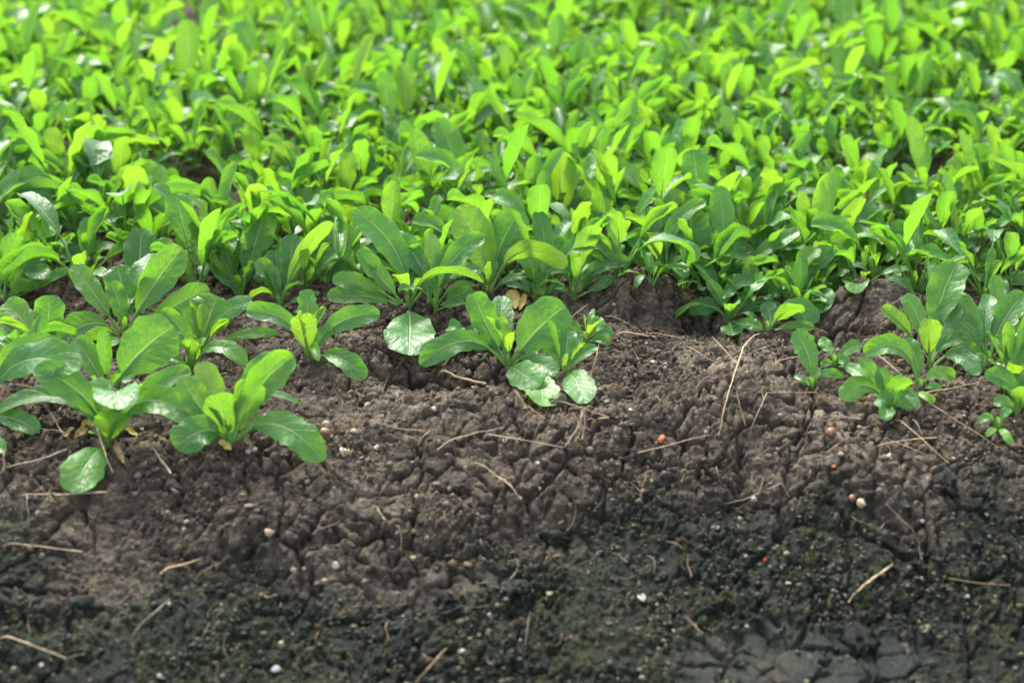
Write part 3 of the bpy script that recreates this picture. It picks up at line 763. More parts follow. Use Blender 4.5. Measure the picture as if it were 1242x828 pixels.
def proto(i):
    r = random.Random(300 + i)
    n = r.randint(7, 10)
    out = []
    a = r.uniform(0, 6.28)
    for k in range(n):
        a += 2.4 + r.uniform(-.3, .3)
        inner = k / (n - 1)
        sc_ = r.uniform(.62, 1.15) * (1.0 - .42 * inner if k > n - 4 else 1)
        tilt = r.uniform(-.06, .34) * (1 - inner)
        M = Matrix.Rotation(a, 4, 'Z') @ Matrix.Translation((.0025, 0, 0)) @ Matrix.Rotation(tilt, 4, 'Y') @ Matrix.Scale(sc_, 4)
        out.append((r.randrange(NL), M, min(1, max(0, r.gauss(.46, .10) + .12 * inner))))
    return out
PR = [proto(i) for i in range(16)]

FILL = [(790, 346), (828, 352), (858, 364), (908, 372), (992, 352), (972, 374), (1058, 332), (1146, 346), (1178, 340), (1226, 346), (1236, 424), (1222, 474),
        (940, 350), (880, 360), (1020, 330), (1085, 318), (60, 318), (110, 330), (30, 440), (250, 330), (440, 352), (370, 350), (560, 352), (620, 340), (670, 345), (735, 335)]
WHERE = ['on the left slope of the soil mound', 'just right of the soil mound', 'above the bitten rosette', 'behind the low overlapping rosette', 'under the narrow tall leaf', 'left of the round hanging leaf',
         'below the long veined leaf', 'behind the folded silvery leaf', 'left of the rounded small plant', 'under the rounded small plant', 'at the right edge beside the yellow-green leaf',
         'above the plant cut by the right edge', 'under the long paddle leaf', 'inside the dense clump', 'left of the long veined leaf', 'right of the long veined leaf',
         'on the dark soil at upper left', 'behind the spoon-leaved tall plant', 'behind the arching left edge leaf', 'left of the half shaded tall leaf', 'left of the silvery-leaved plant', 'under the long folded leaf',
         'left of the pointed yellow-green leaf', 'behind the slender narrow-leaved plant', 'behind the yellowing small leaf', 'behind the flat dark leaf by the mound']
rf = random.Random(77)
for (px, py), wh in zip(FILL, WHERE):
    p, d = hit(px, py)
    if near_hero(p[0], p[1]) < .006: p = p + np.array((.008, .004, 0))
    o = link('mustard_plant', None, loc=(p[0], p[1], float(h_macro(p[0], p[1])) - .002), rot=(0, 0, rf.uniform(0, 6.28)), label='small leafy mustard plant ' + wh, cat='plant', group='small mustard greens between the front plants')
    o.empty_display_size = .02
    s_ = rf.uniform(.42, .62); o.scale = (s_, s_, s_)
    link('stem', STEM, o)
    for (li, M, tone) in PR[rf.randrange(len(PR))]:
        c = link('leaf', LM[li], o); c.matrix_local = M; c.color = (tone, 0, 0, 1)
    HERO_BASES.append((p[0], p[1]))
for o in [q for q in COL.objects if q.name.startswith('mustard_plant') and q.name in _B]:
    nl = sum(1 for c in o.children if c.name.startswith('leaf'))
    if nl < 4 or (o.location.x > .2 and o.location.y < 1.12): continue
    a = rf.uniform(0, 6.28)
    bushy = .07 < o.location.x < .26 and o.location.y > 1.09
    for k in range(7 if bushy else 3):
        a += 2.4
        c = link('leaf', LM[rf.randrange(NL)], o)
        c.matrix_local = Matrix.Rotation(a, 4, 'Z') @ Matrix.Rotation(rf.uniform(-.1, .1), 4, 'Y') @ Matrix.Rotation(rf.uniform(0, .5) if bushy else 0, 4, 'Y') @ Matrix.Scale(rf.uniform(.26, .46) * (1.35 if bushy else 1), 4)
        c.color = (min(1, max(0, rf.gauss(.66, .12))), 0, 0, 1)

LANDMARK = ['the big smooth upright leaf', 'the fan-shaped leaf on a thin stalk', 'the arched yellow-green leaf', 'the tall veined leaf at the left edge', 'the glossy bent leaf at left edge',
            'the straight bright spoon leaf', 'the slanted yellow-green leaf', 'the wide fan leaf held flat', 'the two narrow curving stems', 'the half-folded pointed leaf', 'the tall half shaded leaf',
            'the long folded slanting leaf', 'the heart-shaped upright leaves', 'the ribbed raised yellow-green leaf', 'the small oval yellow-green leaf', 'the broad pale leaf near the arch',
            'the wide folded leaf above the arching one', 'the white-sheened flat leaf']
SEC_AT = [hit(*b)[0] for b, _, _ in SECOND]
used_marks = set()
def landmark(x, y):
    for q in sorted(range(len(SEC_AT)), key=lambda q: math.hypot(SEC_AT[q][0] - x, SEC_AT[q][1] - y)):
        dx, dy = x - SEC_AT[q][0], y - SEC_AT[q][1]
        if math.hypot(dx, dy) > .15: return None
        a = math.degrees(math.atan2(dy, dx)) % 360
        w_ = ('right of', 'behind and right of', 'straight behind', 'behind and left of', 'left of', 'in front and left of', 'right in front of', 'in front and right of')[int((a + 22.5) // 45) % 8]
        if (q, w_) not in used_marks:
            used_marks.add((q, w_))
            return 'leafy mustard plant %s %s' % (w_, LANDMARK[q])
    return None
# scattered spots: dart throwing over the trapezoid the camera sees (and a margin beside it)
spots = []
cell = {}
def near(x, y, dmin):
    cx, cy = int(x // .08), int(y // .08)
    for i in range(cx - 1, cx + 2):
        for j in range(cy - 1, cy + 2):
            for (a, b) in cell.get((i, j), ()):
                if (a - x) ** 2 + (b - y) ** 2 < dmin * dmin: return True
    return False
def put(x, y): cell.setdefault((int(x // .08), int(y // .08)), []).append((x, y))
for (x, y) in HERO_BASES: put(x, y)
r = random.Random(5)
for _ in range(200000):
    y = r.uniform(1.165, 3.0); hwid = .40 * y + .12
    x = r.uniform(-hwid, hwid)
    dm = .0315 if y < 2.3 else .044
    if vnoise(np.array([x]), np.array([y]), .16, 501)[0] < -.33: continue    # bare gaps between plants
    if not near(x, y, dm): spots.append((x, y)); put(x, y)
spots.sort(key=lambda p: p[1] + abs(p[0]) * .25 + (3 if abs(p[0]) > .37 * p[1] + .03 else 0))
N_SINGLE = 300 - len(HERO_BASES)
mass = []
bands = {}
for i, (x, y) in enumerate(spots):
    z = float(h_macro(x, y)) - .002
    k = r.randrange(len(PR))
    rz = r.uniform(0, 6.28); s_ = r.uniform(.62, .95) * (1.0 + .12 * min(1, max(0, (y - 1.2) / .8)))
    if i < N_SINGLE:
        d = y * math.cos(PITCH) + (CAM_H - z) * math.sin(PITCH)
        px = 621 + x / d * FPX
        py = 414 + (y * math.sin(PITCH) - (CAM_H - z) * math.cos(PITCH)) / d * -FPX
        side = ('at the far left', 'at the left', 'left of the middle', 'in the middle', 'right of the middle', 'at the right', 'at the far right')[min(6, max(0, int((px + 60) / 1362 * 7)))]
        dep = ('just behind the front plants' if py > 300 else 'in the packed second and third rows' if py > 255 else 'in the packed fourth rows' if py > 215 else
               'in the half blurred rows' if py > 170 else 'in the blurred rows' if py > 120 else 'in the most blurred top rows')
        lab = 'leafy mustard plant %s %s' % (dep, side)
        lab = landmark(x, y) or lab
        o = link('mustard_plant', None, loc=(x, y, z), rot=(r.uniform(-.08, .08), r.uniform(-.08, .08), rz), label=lab, cat='plant',
                 group='mustard greens %s %s' % (dep, side))
        o.empty_display_size = .02
        o.scale = (s_, s_, s_)
        link('stem', STEM, o)
        for (li, M, tone) in PR[k]:
            c = bpy.data.objects.new('leaf', LM[li]); COL.objects.link(c)
            c.parent = o; c.matrix_local = M
            c.color = (tone, 0, 0, 1)
    else:
        mass.append((x, y, z, k, rz, s_))
VV, FFs, UU, MI = [], [], [], []
off = 0
for (x, y, z, k, rz, s_) in mass:
    W = Matrix.Translation((x, y, z)) @ Matrix.Rotation(rz, 4, 'Z') @ Matrix.Scale(s_, 4)
    for (li, M, tone) in PR[k]:
        A = np.array(W @ M); V, F, U, mi = LOW[li]
        VV.append(V @ A[:3, :3].T + A[:3, 3]); FFs.append(F + off); UU.append(U); MI.append(mi); off += len(V)
if mass:
    me = mesh_np('mustard_crop', np.concatenate(VV), np.concatenate(FFs), [LEAFM, STALK], uv=np.concatenate(UU), mi=np.concatenate(MI))
    link('mustard_crop', me, kind='stuff', label='blurred mass of mustard greens filling the far end of the bed', cat='crop')
print('plants', len(HERO_BASES), 'spots', len(spots), 'mass', len(mass), 'hero leaves', hero.n)

# ------------------------------------------------------------------ grains of soil, too many to count
def ico():
    p = (1 + 5 ** .5) / 2
    V = np.array([(-1, p, 0), (1, p, 0), (-1, -p, 0), (1, -p, 0), (0, -1, p), (0, 1, p), (0, -1, -p), (0, 1, -p), (p, 0, -1), (p, 0, 1), (-p, 0, -1), (-p, 0, 1)])
    F = np.array([(0, 11, 5), (0, 5, 1), (0, 1, 7), (0, 7, 10), (0, 10, 11), (1, 5, 9), (5, 11, 4), (11, 10, 2), (10, 7, 6), (7, 1, 8), (3, 9, 4), (3, 4, 2), (3, 2, 6), (3, 6, 8), (3, 8, 9), (4, 9, 5), (2, 4, 11), (6, 2, 10), (8, 6, 7), (9, 8, 1)])
    return V / np.linalg.norm(V[0]), F
IV, IF = ico()
def grains(n, rmin, rmax, keep, x0, x1, y0, y1, seed, power=2.5):
    g = np.random.default_rng(seed)
    x = g.uniform(x0, x1, n * 3); y = g.uniform(y0, y1, n * 3)
    ok = g.random(n * 3) < keep(x, y)
    x, y = x[ok][:n], y[ok][:n]
    n = len(x)
    r_ = rmin + (rmax - rmin) * g.random(n) ** power
    z = h_full(x, y) + r_ * .35
    st = g.uniform(.35, 1.5, (n, 1, 3)); jit = g.uniform(.5, 1.4, (n, 12, 1))
    Vv = IV[None] * st * jit * r_[:, None, None] + np.stack([x, y, z], 1)[:, None]
    Ff = IF[None] + (np.arange(n) * 12)[:, None, None]
    return Vv.reshape(-1, 3), Ff.reshape(-1, 3)
cl = lambda x, y, sd: sstep(-.25, .3, fbm(x, y, .05, sd, 3))
V, F = grains(16000, .0005, .0028, lambda x, y: (1 - damp_of(x, y)) * (.15 + .85 * cl(x, y, 401)), -.52, .52, .80, 1.25, 1, 3)
link('soil_crumbs', mesh_np('soil_crumbs', V, F, DRYG, False), soil, kind='stuff')
V, F = grains(17000, .0004, .0023, lambda x, y: damp_of(x, y) * (.15 + .85 * cl(x, y, 402)) * (1 - .9 * slab_of(x, y)), -.50, .50, .66, .93, 2, 4.5)
link('damp_grit', mesh_np('damp_grit', V, F, WETG, False), soil, kind='stuff')

# hair roots and chaff strewn over the bank, too many and too fine to count
gq = np.random.default_rng(8)
VS, FS, off = [], [], 0
for i in range(340):
    x, y = gq.uniform(-.46, .46), gq.uniform(.74, 1.14)
    L_ = .004 + .020 * gq.random() ** 2; n = 7
    a = gq.uniform(0, 6.28); cv = gq.uniform(-2.2, 2.2)
    aa = a + cv * np.linspace(0, 1, n)
    X = x + np.cumsum(np.cos(aa)) * L_ / n; Y = y + np.cumsum(np.sin(aa)) * L_ / n
    Zs = h_full(X, Y); Zs = np.maximum(Zs, np.convolve(np.pad(Zs, 1, mode='edge'), np.ones(3) / 3, 'valid')) + .0006 + .002 * gq.random() * np.sin(np.linspace(0, 3.1, n))
    Q, F = tube(np.stack([X, Y, Zs], 1), np.full(n, gq.uniform(.00018, .00042)), 3)
    VS.append(Q); FS.append(F + off); off += len(Q)
link('root_fibres', mesh_np('root_fibres', np.concatenate(VS), np.concatenate(FS), TWIG), soil, kind='stuff')

def pebble_mesh(name, mat, seed, sub=2):
    import bmesh
    bm = bmesh.new()
    bmesh.ops.create_icosphere(bm, subdivisions=sub, radius=1)
    g = random.Random(seed)
    st = (g.uniform(.9, 1.5), g.uniform(.65, 1.0), g.uniform(.5, .85))
    ax = [(Vector((g.gauss(0, 1), g.gauss(0, 1), g.gauss(0, 1))).normalized(), g.uniform(.50, .86)) for _ in range(9)]
    for v in bm.verts:
        c = v.co.copy()
        for a, k in ax:
            e = c.dot(a) - k
            if e > 0: c -= a * e * .93
        c *= 1 + g.uniform(-.05, .05)
        v.co = Vector((c.x * st[0], c.y * st[1], c.z * st[2])) * 1.25
    for f in bm.faces: f.smooth = sub > 2
    me = bpy.data.meshes.new(name); bm.to_mesh(me); bm.free()
    me.materials.append(mat)
    return me

# soil clods: lumps that can be picked up one by one, parts of the ground
def clod_mesh(seed):
    me = pebble_mesh('soil_clod', SOIL, seed, 3)
    n = len(me.vertices); co = np.zeros(n * 3); me.vertices.foreach_get('co', co); co = co.reshape(-1, 3)
    k = 1 + .75 * fbm(co[:, 0] * 3 + seed, co[:, 1] * 3 + co[:, 2] * 2.1, 1.0, seed, 4) + .3 * fbm(co[:, 2] * 5, co[:, 0] * 4 + seed, .6, seed + 3, 3)
    me.vertices.foreach_set('co', (co * k[:, None]).ravel())
    return me
for dampv in (0.0, 0.95):
    CM = [clod_mesh(60 + i) for i in range(6)]
    for me in CM:
        a = me.attributes.new('damp', 'FLOAT', 'POINT'); a.data.foreach_set('value', np.full(len(me.vertices), dampv, np.float32))
        a = me.attributes.new('crumb', 'FLOAT', 'POINT'); a.data.foreach_set('value', np.full(len(me.vertices), .55, np.float32))
    g = random.Random(71 + int(dampv * 10))
    made = 0
    while made < (110 if dampv == 0 else 30):
        x, y = g.uniform(-.48, .48), (g.uniform(.86, 1.17) if dampv == 0 else g.uniform(.74, .92))
        dd = float(damp_of(np.array([x]), np.array([y]))[0])
        if (dampv == 0) != (dd < .35): continue
        if float(cl(np.array([x]), np.array([y]), 401)[0]) < g.random() * .8: continue
        s_ = .0030 + .0075 * g.random() ** 2.6
        z = float(h_full(np.array([x]), np.array([y]))[0]) - s_ * .1
        c = link('soil_clod', CM[g.randrange(6)], soil, loc=(x, y, z), rot=(g.uniform(-.5, .5), g.uniform(-.5, .5), g.uniform(0, 6.3)))
        c.scale = (s_, s_, s_); made += 1

# ------------------------------------------------------------------ straws and twigs, one by one
def straw(pts, label, wpx=2.6, mat=None, name='dry_straw', cat='straw', lift=.0016, split=False):
    P3 = []
    pix = []
    for (a, b) in zip(pts[:-1], pts[1:]):
        L_ = max(2, int(math.hypot(b[0] - a[0], b[1] - a[1]) / 7))
        for q in range(L_): pix.append((a[0] + (b[0] - a[0]) * q / L_, a[1] + (b[1] - a[1]) * q / L_))
    pix.append(pts[-1])
    G = [hit(px, py, True) for (px, py) in pix]
    dep = np.array([d for _, d in G])
    rad = wpx / FPX * float(dep.mean()) * .5 * .68
    # a stiff stem bridges the small hollows: its depth follows the upper envelope, smoothed
    env = np.array([dep[max(0, i - 3):i + 4].min() for i in range(len(dep))])
    k = np.ones(5) / 5
    env = np.convolve(np.pad(env, 2, mode='edge'), k, 'valid')
    env = np.minimum(env, dep + .0005)
    P3 = np.array([CAMP + (d - lift) * ray(px, py) for (px, py), d in zip(pix, env)])
    rr = random.Random(int(pts[0][0] * 7 + pts[0][1]))
    n = len(P3)
    wob = np.array([rr.uniform(-1, 1) for _ in range(n)]) * rad * .5
    kn = np.interp(np.arange(n), np.linspace(0, n - 1, 5), [rr.uniform(-1, 1) * .0006 for _ in range(5)])
    P3[:, 2] += kn * .8; P3[:, 0] += kn[::-1]
    if rr.random() < .6: P3[0, 2] -= .004; P3[1, 2] -= .001
    P3[:, 0] += wob; P3[:, 2] += np.roll(wob, 1) * .6
    taper = np.linspace(1.15, .6, n) if rr.random() < .5 else np.linspace(.6, 1.15, n)
    org = P3[n // 2].copy()
    Q, F = tube(P3 - org, rad * taper, 6, .7)
    Fc = np.concatenate([F, [[0, 1, 2, 3], [0, 3, 4, 5]], np.array([[0, 1, 2, 3], [0, 3, 4, 5]])[:, ::-1] + (n - 1) * 6])
    return link(name, mesh_np(name, Q, Fc, mat or STRAW), loc=org, label=label, cat=cat, group='dry straws and twigs on the soil')

ST = [
 ([(8, 566), (45, 558), (81, 544)], 'pale straw left of the lowest round leaf slanting upward', 3.4),
 ([(18, 598), (80, 599), (130, 597)], 'flat pale straw lying level just under the lowest round leaf', 3.6),
 ([(116, 510), (125, 540), (136, 573)], 'straw leaning across the base of the large lower left plant', 3.6),
 ([(184, 541), (195, 557), (206, 574)], 'short thick greyish twig between the two big front left plants', 5),
 ([(3, 538), (5, 572)], 'short upright straw at the left edge of the photo', 4),
 ([(47, 519), (66, 522), (85, 526)], 'thin straw passing behind the base of the lower left plant', 2),
 ([(59, 496), (66, 510), (75, 523)], 'thin bent straw under the left-reaching low leaf', 2.6),
 ([(12, 464), (54, 473)], 'fine straw in the shade behind the left edge leaf', 1.8),
 ([(0, 657), (48, 662), (100, 669)], 'dark tan straw at the left edge on damp soil', 3),
 ([(190, 693), (245, 677)], 'golden tan straw above the long diagonal straw at lower left', 4.2),
 ([(155, 775), (180, 748), (207, 725)], 'greenish straw slanting diagonally in the lower left corner area', 2.8),
 ([(0, 767), (45, 784), (80, 798)], 'long straw entering at the bottom left corner', 3.8),
 ([(82, 797), (104, 792)], 'short straw crossing the tip of the bottom left straw', 2.2),
 ([(237, 702), (250, 690), (265, 682)], 'fine pale straw beside the golden tan straw', 2),
 ([(502, 825), (525, 804), (542, 785)], 'blurred straw near the bottom edge left of centre', 2.6),
 ([(262, 828), (264, 803)], 'short blurred straw standing at the bottom edge', 2.4),
 ([(479, 630), (486, 645), (487, 668)], 'short pale curved straw below the centre left of moss', 3),
 ([(454, 607), (460, 620), (467, 630)], 'short pale straw just above the curved one', 3),
 ([(572, 555), (600, 574), (620, 590), (632, 606)], 'brown root fibre running down below the angled straw', 2.6),
 ([(32, 592), (35, 635)], 'upright fine straw at left below the flat pale straw', 2),
 ([(377, 642), (395, 639), (414, 632)], 'orange brown straw on moss below the left snail shells', 2.4),
 ([(773, 549), (810, 540), (861, 527)], 'clean pale straw just below the orange brick chip', 3.2),
 ([(590, 526), (640, 535), (683, 543), (709, 506)], 'thin pinkish straw bent sharply upward near the centre', 2.4),
 ([(702, 531), (705, 505)], 'fine upright fibre beside the root tuft', 2.6),
 ([(995, 503), (1043, 507)], 'short level straw left of the bushy low plant', 2),
 ([(1086, 503), (1115, 530), (1150, 562)], 'straw slanting down right below the bushy low plant', 2.8),
 ([(1060, 538), (1100, 534), (1136, 530)], 'thick level straw crossing others at right', 3),
 ([(1080, 533), (1127, 553)], 'straw crossing under the thick level one at right', 2),
 ([(1106, 475), (1150, 503), (1209, 541)], 'long straw running from the largest right plant to the tiny seedling', 2.2),
 ([(1109, 503), (1113, 515), (1118, 527)], 'short brown dry blade in the crossing straws at right', 4),
 ([(879, 611), (902, 606), (920, 598), (928, 572)], 'crooked straw on moss turning up at its right end', 2.4),
 ([(931, 593), (948, 585), (957, 603)], 'curled whitish fibre beside the crooked straw', 2),
 ([(1029, 725), (1055, 704), (1081, 685)], 'thick tan stalk leaning on the damp bank at right', 5),
 ([(830, 745), (853, 769)], 'short fat tan straw on the lower damp bank', 5),
 ([(833, 670), (835, 685), (839, 699)], 'short straw standing above the fat tan straw', 3),
 ([(1114, 652), (1117, 678)], 'short vertical straw above the thick tan stalk', 2.6),
 ([(1150, 701), (1185, 706), (1225, 709)], 'level dark straw at the right edge low on the bank', 3),
 ([(740, 663), (760, 681)], 'short greenish straw in the dark moss', 2.2),
 ([(1075, 611), (1099, 635)], 'fine straw right of the pale snail shell', 2.4),
 ([(636, 782), (644, 740)], 'fine blurred fibre at the bottom left of centre', 2),
 ([(600, 572), (618, 586), (631, 604)], 'grey fibre lying in the dark moss patch', 1.8),
 ([(758, 577), (778, 596)], 'tan straw fragment below the pale straw', 2),
 ([(998, 549), (1021, 536)], 'fine straw right of the brown snail shell', 2),
 ([(921, 400), (901, 420), (885, 470), (871, 528)], 'long crooked straw falling from the right rosette down the slope', 2.4),
 ([(892, 470), (904, 516)], 'short straw beside the long crooked one', 2),
 ([(908, 528), (931, 476), (989, 475), (1012, 493)], 'thin straw bent into an arch below the thin upright plant', 2.2),
 ([(933, 439), (977, 431)], 'straw pointing left from the thin upright plant', 2.4),
 ([(832, 414), (853, 432), (877, 443)], 'fine tan fibre below the dark hollow', 1.8),
 ([(780, 401), (815, 408), (853, 416)], 'thin straw continuing right of the flat brown strip', 1.8),
 ([(1110, 477), (1150, 472), (1187, 464)], 'pale straw under the largest right plant', 2.6),
 ([(863, 408), (890, 436), (915, 462)], 'fine pale fibre crossing the crooked straw', 1.6),
 ([(733, 378), (750, 386), (774, 399)], 'thin straw at the foot of the soil mound', 2),
 ([(764, 414), (774, 436)], 'short straw below the flat brown strip', 1.8),
 ([(681, 394), (697, 381), (713, 368)], 'thin straw slanting behind the large round central leaf', 2),
 ([(461, 473), (471, 458)], 'tiny straw below the drooping heart-shaped leaf', 2.2),
 ([(413, 509), (455, 511), (484, 520), (515, 523)], 'long pale root fibre right of the left snail shells', 2.6),
 ([(506, 535), (516, 526), (523, 520)], 'short pale straw standing at the end of the root fibre', 2.6),
 ([(670, 483), (700, 493), (738, 505)], 'thin straw under the spoon leaf right of centre', 1.8),
 ([(728, 410), (722, 438), (715, 456)], 'thin brown fibre hanging from the small rosette', 1.8),
 ([(530, 545), (545, 534), (580, 524), (612, 519)], 'crooked brown fibre left of the pinkish straw', 2.2),
 ([(637, 487), (648, 497), (660, 507)], 'stiff pale fibre below the holed yellowing leaf', 2.8),
 ([(647, 530), (655, 512), (665, 495)], 'forked pale fibre below the central plant', 2.2),
 ([(1052, 420), (1090, 452), (1106, 472)], 'straw in shade behind the bushy low plant', 2),
]
for pts, lab, wpx in ST: straw(pts, lab, wpx)
straw([(534, 445), (552, 456), (575, 463), (590, 466)], 'thick brown woody twig under the left-reaching central leaf', 8, TWIG, 'woody_twig', 'twig')
straw([(743, 402), (770, 405), (797, 409)], 'flat brown dried strip at the foot of the soil mound', 7, TWIG, 'dried_strip', 'dried stalk')
straw([(622, 468), (632, 483), (637, 495)], 'frayed straw-coloured husk under the holed yellowing leaf', 9, STRAW, 'dry_husk', 'husk')

# tuft of dry roots
tuft_p, _ = hit(706, 515, True)
tuft = link('root_tuft', None, loc=tuft_p, label='tuft of dry pinkish roots hanging below the spoon leaf', cat='roots')
for k, pts in enumerate(([(707, 490), (704, 515), (688, 538)], [(708, 490), (709, 515), (706, 532)], [(707, 495), (700, 520), (698, 535)], [(708, 505), (722, 508), (738, 507)])):
    o = straw(pts, None, 3.2)
    o.name = 'root'; del o['group']; del o['category']
    w_ = o.location.copy(); o.parent = tuft; o.location = w_ - Vector(tuft_p)

# ------------------------------------------------------------------ dead and yellow leaves lying on the soil
def scrap(px, py, wpx, hpx, rz, label, mat, curl=.5, seed=1, name='dead_leaf', cat='dead leaf'):
    p, d = hit(px, py, True)
    L_ = hpx / FPX * d; W = wpx / FPX * d
    t, wv = prof(12, .7, .55)
    S = np.stack([np.zeros(12), (t - .5) * L_, .25 * L_ * (t - .5) ** 2 * 2], 1)
    Pv, UV, F = blade(S, np.tile((0, 0, 1.0), (12, 1)), wv * W * .5, 7, curl, .35, 1.7, seed, t, .1, seed)
    return link(name, mesh_np(name, Pv, F, mat), loc=p + np.array((0, -.002, .004)), rot=(.5, random.Random(seed).uniform(-.3, .3), rz), label=label, cat=cat)
scrap(147, 556, 12, 34, .5, 'crumpled brown dead leaf below the large lower left plant', DEAD, .9, 3)
scrap(25, 529, 11, 18, 0, 'small brown dead leaf left of the lower left plant', DEAD, .4, 4)
scrap(84, 531, 10, 22, -.9, 'tan dry leaf scrap lying on the thin straw at left', DEAD, .6, 5)
scrap(106, 526, 20, 34, -.7, 'torn yellow dead leaf at the foot of the lower left plant', YELLOW, .7, 6)
scrap(160, 528, 10, 20, 1.2, 'small yellow leaf scrap right of the lower left plant', YELLOW, .5, 7)
scrap(274, 545, 12, 20, 1.0, 'yellow leaf scrap under the full plant nearest the bank', YELLOW, .5, 8)
scrap(622, 369, 22, 30, .2, 'yellowing small leaf behind the central plant', YELLOW, .6, 9)
scrap(634, 372, 12, 26, -.3, 'narrow browning leaf beside the yellowing small leaf', YELLOW, .8, 10)

# ------------------------------------------------------------------ snail shells
def shell_mesh(name, R, H, turns, mat, seed=0):
    n, k = int(turns * 16), 8
    th = np.linspace(0, turns * 2 * math.pi, n)
    q = th / th[-1]
    rad = R * (1 - q) ** 1.15 * .62 + R * .02
    tr = np.maximum(R * (1 - q) ** 1.1 * .36, R * .03)
    z = H * (1 - (1 - q) ** 1.05)
    C = np.stack([rad * np.cos(th), rad * np.sin(th), z], 1)
    rd = np.stack([np.cos(th), np.sin(th), th * 0], 1)
    a = np.linspace(0, 2 * math.pi, k, endpoint=False)
    Q = C[:, None] + tr[:, None, None] * (rd[:, None] * np.cos(a)[None, :, None] + np.array((0, 0, 1.0)) * np.sin(a)[None, :, None] * (1.0 if H > R else .9))
    F = quads(n, k, closed=True)
    V = Q.reshape(-1, 3)
    # cap at the apex
    F = np.concatenate([F, [[(n - 1) * k + i for i in (0, 1, 2, 3)], [(n - 1) * k + i for i in (0, 3, 4, 7)], [(n - 1) * k + i for i in (4, 5, 6, 7)]]])
    return mesh_np(name, V, F, mat)
def shell(px, py, rpx, hr, rot, label, mat, name='snail_shell'):
    p, d = hit(px, py, True)
    R = rpx / FPX * d * .85
    return link(name, shell_mesh(name, R, R * hr, 4.2, mat), loc=p + nrm(CAMP - p) * R * .45, rot=rot, label=label, cat='snail shell', group='empty snail shells on the soil')
shell(1008, 525, 9, 1.9, (1.1, -.3, 0), 'brown round snail shell left of the crossing straws', SHELL_BROWN)
shell(1043, 610, 8, 1.7, (1.2, .5, .3), 'pale banded snail shell low on the mossy bank at right', SHELL_PALE)
shell(1034, 604, 6, 1.6, (.8, -.8, .2), 'small brown snail shell touching the pale banded one', SHELL_BROWN)
shell(1080, 555, 7, 2.8, (.4, -1.5, .2), 'long pale snail shell lying on its side below the crossing straws', SHELL_PALE)
shell(394, 526, 10, 1.6, (.9, .2, .4), 'broken brown snail shell beside the toothed leaf tip', SHELL_BROWN)
shell(395, 515, 7, .7, (1.7, .2, .2), 'hollow ring of a pale snail shell on top of the broken brown one', SHELL_PALE)
shell(413, 549, 9, 2.3, (.5, 1.35, .5), 'pointed cream snail shell below the broken brown one', SHELL_PALE)
shell(457, 544, 5, 2.6, (.4, .3, 0), 'tiny pointed tan snail shell right of the cream one', SHELL_PALE)
shell(324, 646, 7, 2.4, (1.0, .6, .8), 'conical tan snail shell on dark moss at lower left', SHELL_PALE)
shell(613, 535, 5, 2.2, (.3, -.2, 0), 'tiny greenish cone shell on the pinkish straw', STONE_T)

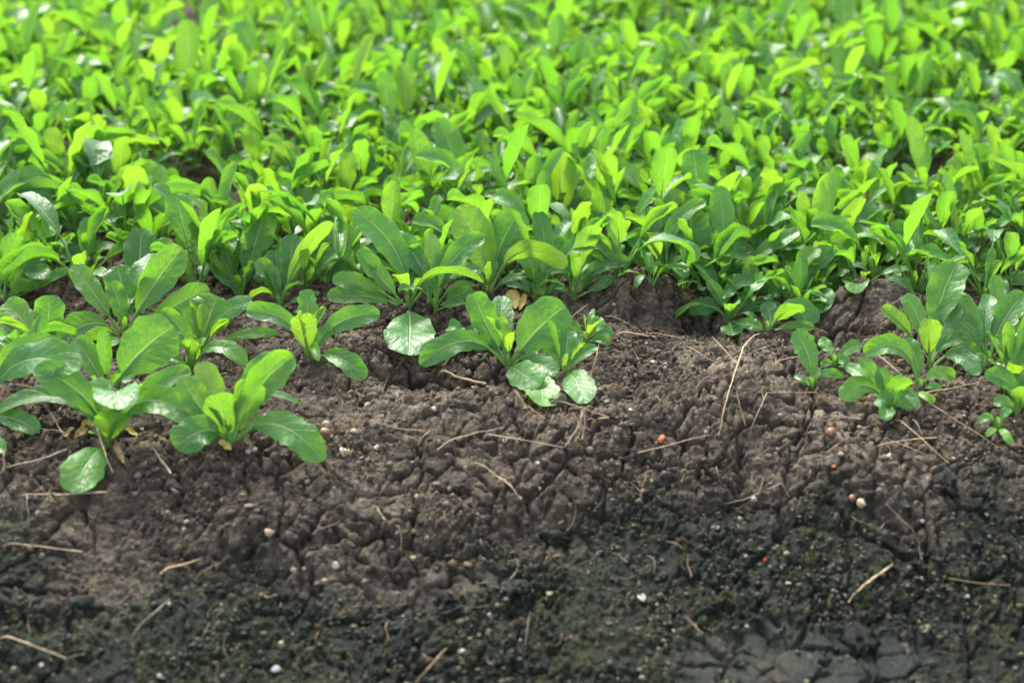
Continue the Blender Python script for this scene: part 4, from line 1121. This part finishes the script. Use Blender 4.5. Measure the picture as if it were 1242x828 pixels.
# ------------------------------------------------------------------ pebbles, one by one
PEB = [
 (369, 690, 7, STONE_W, 'white oval pebble left of a larger cream one on moss'), (407, 685, 10, STONE_W, 'largest cream pebble on the mossy bank'),
 (394, 703, 6, STONE_T, 'pinkish tan pebble under the two white pebbles'), (442, 704, 6, STONE_W, 'small mauve white pebble right of the cream pebble'),
 (501, 677, 11, STONE_T, 'flat tan stone on the moss left of centre'), (334, 811, 11, STONE_G, 'blurred grey stone at the bottom edge'),
 (562, 790, 8, STONE_W, 'blurred white pebble near bottom centre'), (194, 820, 7, STONE_W, 'blurred white pebble at bottom left edge'),
 (50, 807, 6, STONE_W, 'blurred pale pebble in the bottom left corner'), (254, 619, 4, STONE_W, 'tiny white pebble below the full front plant'),
 (355, 769, 5, STONE_W, 'small white pebble on the dark lower bank at left'), (489, 747, 5, STONE_W, 'small pale pebble on the dark lower bank left of centre'),
 (37, 746, 5, STONE_W, 'round white pebble low at the left edge'), (652, 562, 7, STONE_G, 'bluish white angular stone beside the dark moss'),
 (1025, 721, 6, STONE_W, 'cream pebble at the foot of the thick tan stalk'), (1072, 696, 6, STONE_W, 'white pebble near the top of the thick tan stalk'),
 (1171, 723, 6, STONE_G, 'bluish pebble low at the right'), (778, 725, 10, STONE_W, 'blurred pale chunky stone on the lower bank'),
 (739, 755, 6, STONE_W, 'blurred white pebble below the chunky stone'), (722, 610, 4, STONE_W, 'tiny white pebble in the middle of the mossy slope'),
 (790, 583, 5, STONE_T, 'tan pebble below the clean pale straw'), (956, 707, 6, STONE_T, 'tan angular pebble on the lower bank at right'),
 (906, 760, 6, STONE_W, 'cream pebble beside the wet mud slab'), (924, 740, 5, STONE_W, 'white pebble above the wet mud slab'),
 (381, 476, 5, STONE_W, 'small white pebble below the four-leaved plant'), (446, 491, 8, STONE_W, 'white pebble pair lower one left of centre'),
 (450, 481, 5, STONE_W, 'white pebble pair upper one left of centre'), (436, 409, 4, STONE_W, 'tiny white pebble right of the four-leaved plant'),
 (527, 496, 6, STONE_W, 'white chip on the domed cracked soil'), (595, 474, 4, STONE_T, 'tiny tan pebble left of the dry husk'),
 (482, 479, 4, STONE_W, 'tiny pinkish pebble above the domed cracked soil'), (547, 498, 4, STONE_W, 'tiny white chip right of the white chip'),
 (946, 503, 6, STONE_W, 'white flat chip under the arched straw'), (906, 451, 4, STONE_W, 'tiny white pebble beside the crooked straw'),
 (1231, 512, 6, STONE_G, 'grey white flake at the right edge'), (1109, 352, 6, STONE_W, 'white pebble at the foot of the folded silvery leaf'),
 (211, 594, 6, STONE_G, 'grey speckled stone under the full front plant'), (765, 497, 5, STONE_W, 'small white stone on the slope right of the root tuft'),
 (700, 560, 4, STONE_W, 'tiny white pebble left of the orange brick chip'), (613, 582, 4, STONE_W, 'tiny white pebble beside the grey fibre'),
 (500, 560, 4, STONE_W, 'tiny white pebble above the dark moss left'), (226, 633, 6, STONE_W, 'thin white flake on dark soil at lower left'),
 (1040, 555, 4, STONE_T, 'tan pebble left of the long pale shell'), (870, 640, 4, STONE_W, 'tiny pale pebble in the right moss'),
 (1180, 352, 4, STONE_W, 'tiny white pebble by the rounded small plant'), (60, 345, 4, STONE_W, 'tiny white pebble on bare soil at upper left'),
]
for i, (px, py, dpx, mat, lab) in enumerate(PEB):
    p, d = hit(px, py, True)
    s_ = dpx / FPX * d * .5
    o = link('pebble', pebble_mesh('pebble', mat, 500 + i), loc=p + np.array((0, -.1, .2)) * s_, rot=(random.uniform(-.4, .4), random.uniform(-.4, .4), random.uniform(0, 6.3)),
             label=lab, cat='pebble', group='pale pebbles on the soil')
    o.scale = (s_, s_, s_)
for px, py, dpx, mat, lab, nm, ct in ((802, 533, 12, BRICK, 'orange brick chip at the upper end of the pale straw', 'brick_chip', 'brick chip'),
                                      (1012, 566, 7, BRICK, 'small orange brick chip below the brown snail shell', 'brick_chip', 'brick chip'),
                                      (928, 679, 5, REDM, 'tiny bright red scrap on the dark mossy bank', 'red_scrap', 'scrap')):
    p, d = hit(px, py, True); s_ = dpx / FPX * d * .5
    o = link(nm, pebble_mesh(nm, mat, int(px), 1), loc=p + np.array((0, -.2, .4)) * s_, rot=(.3, .2, px), label=lab, cat=ct)
    o.scale = (s_, s_, s_)
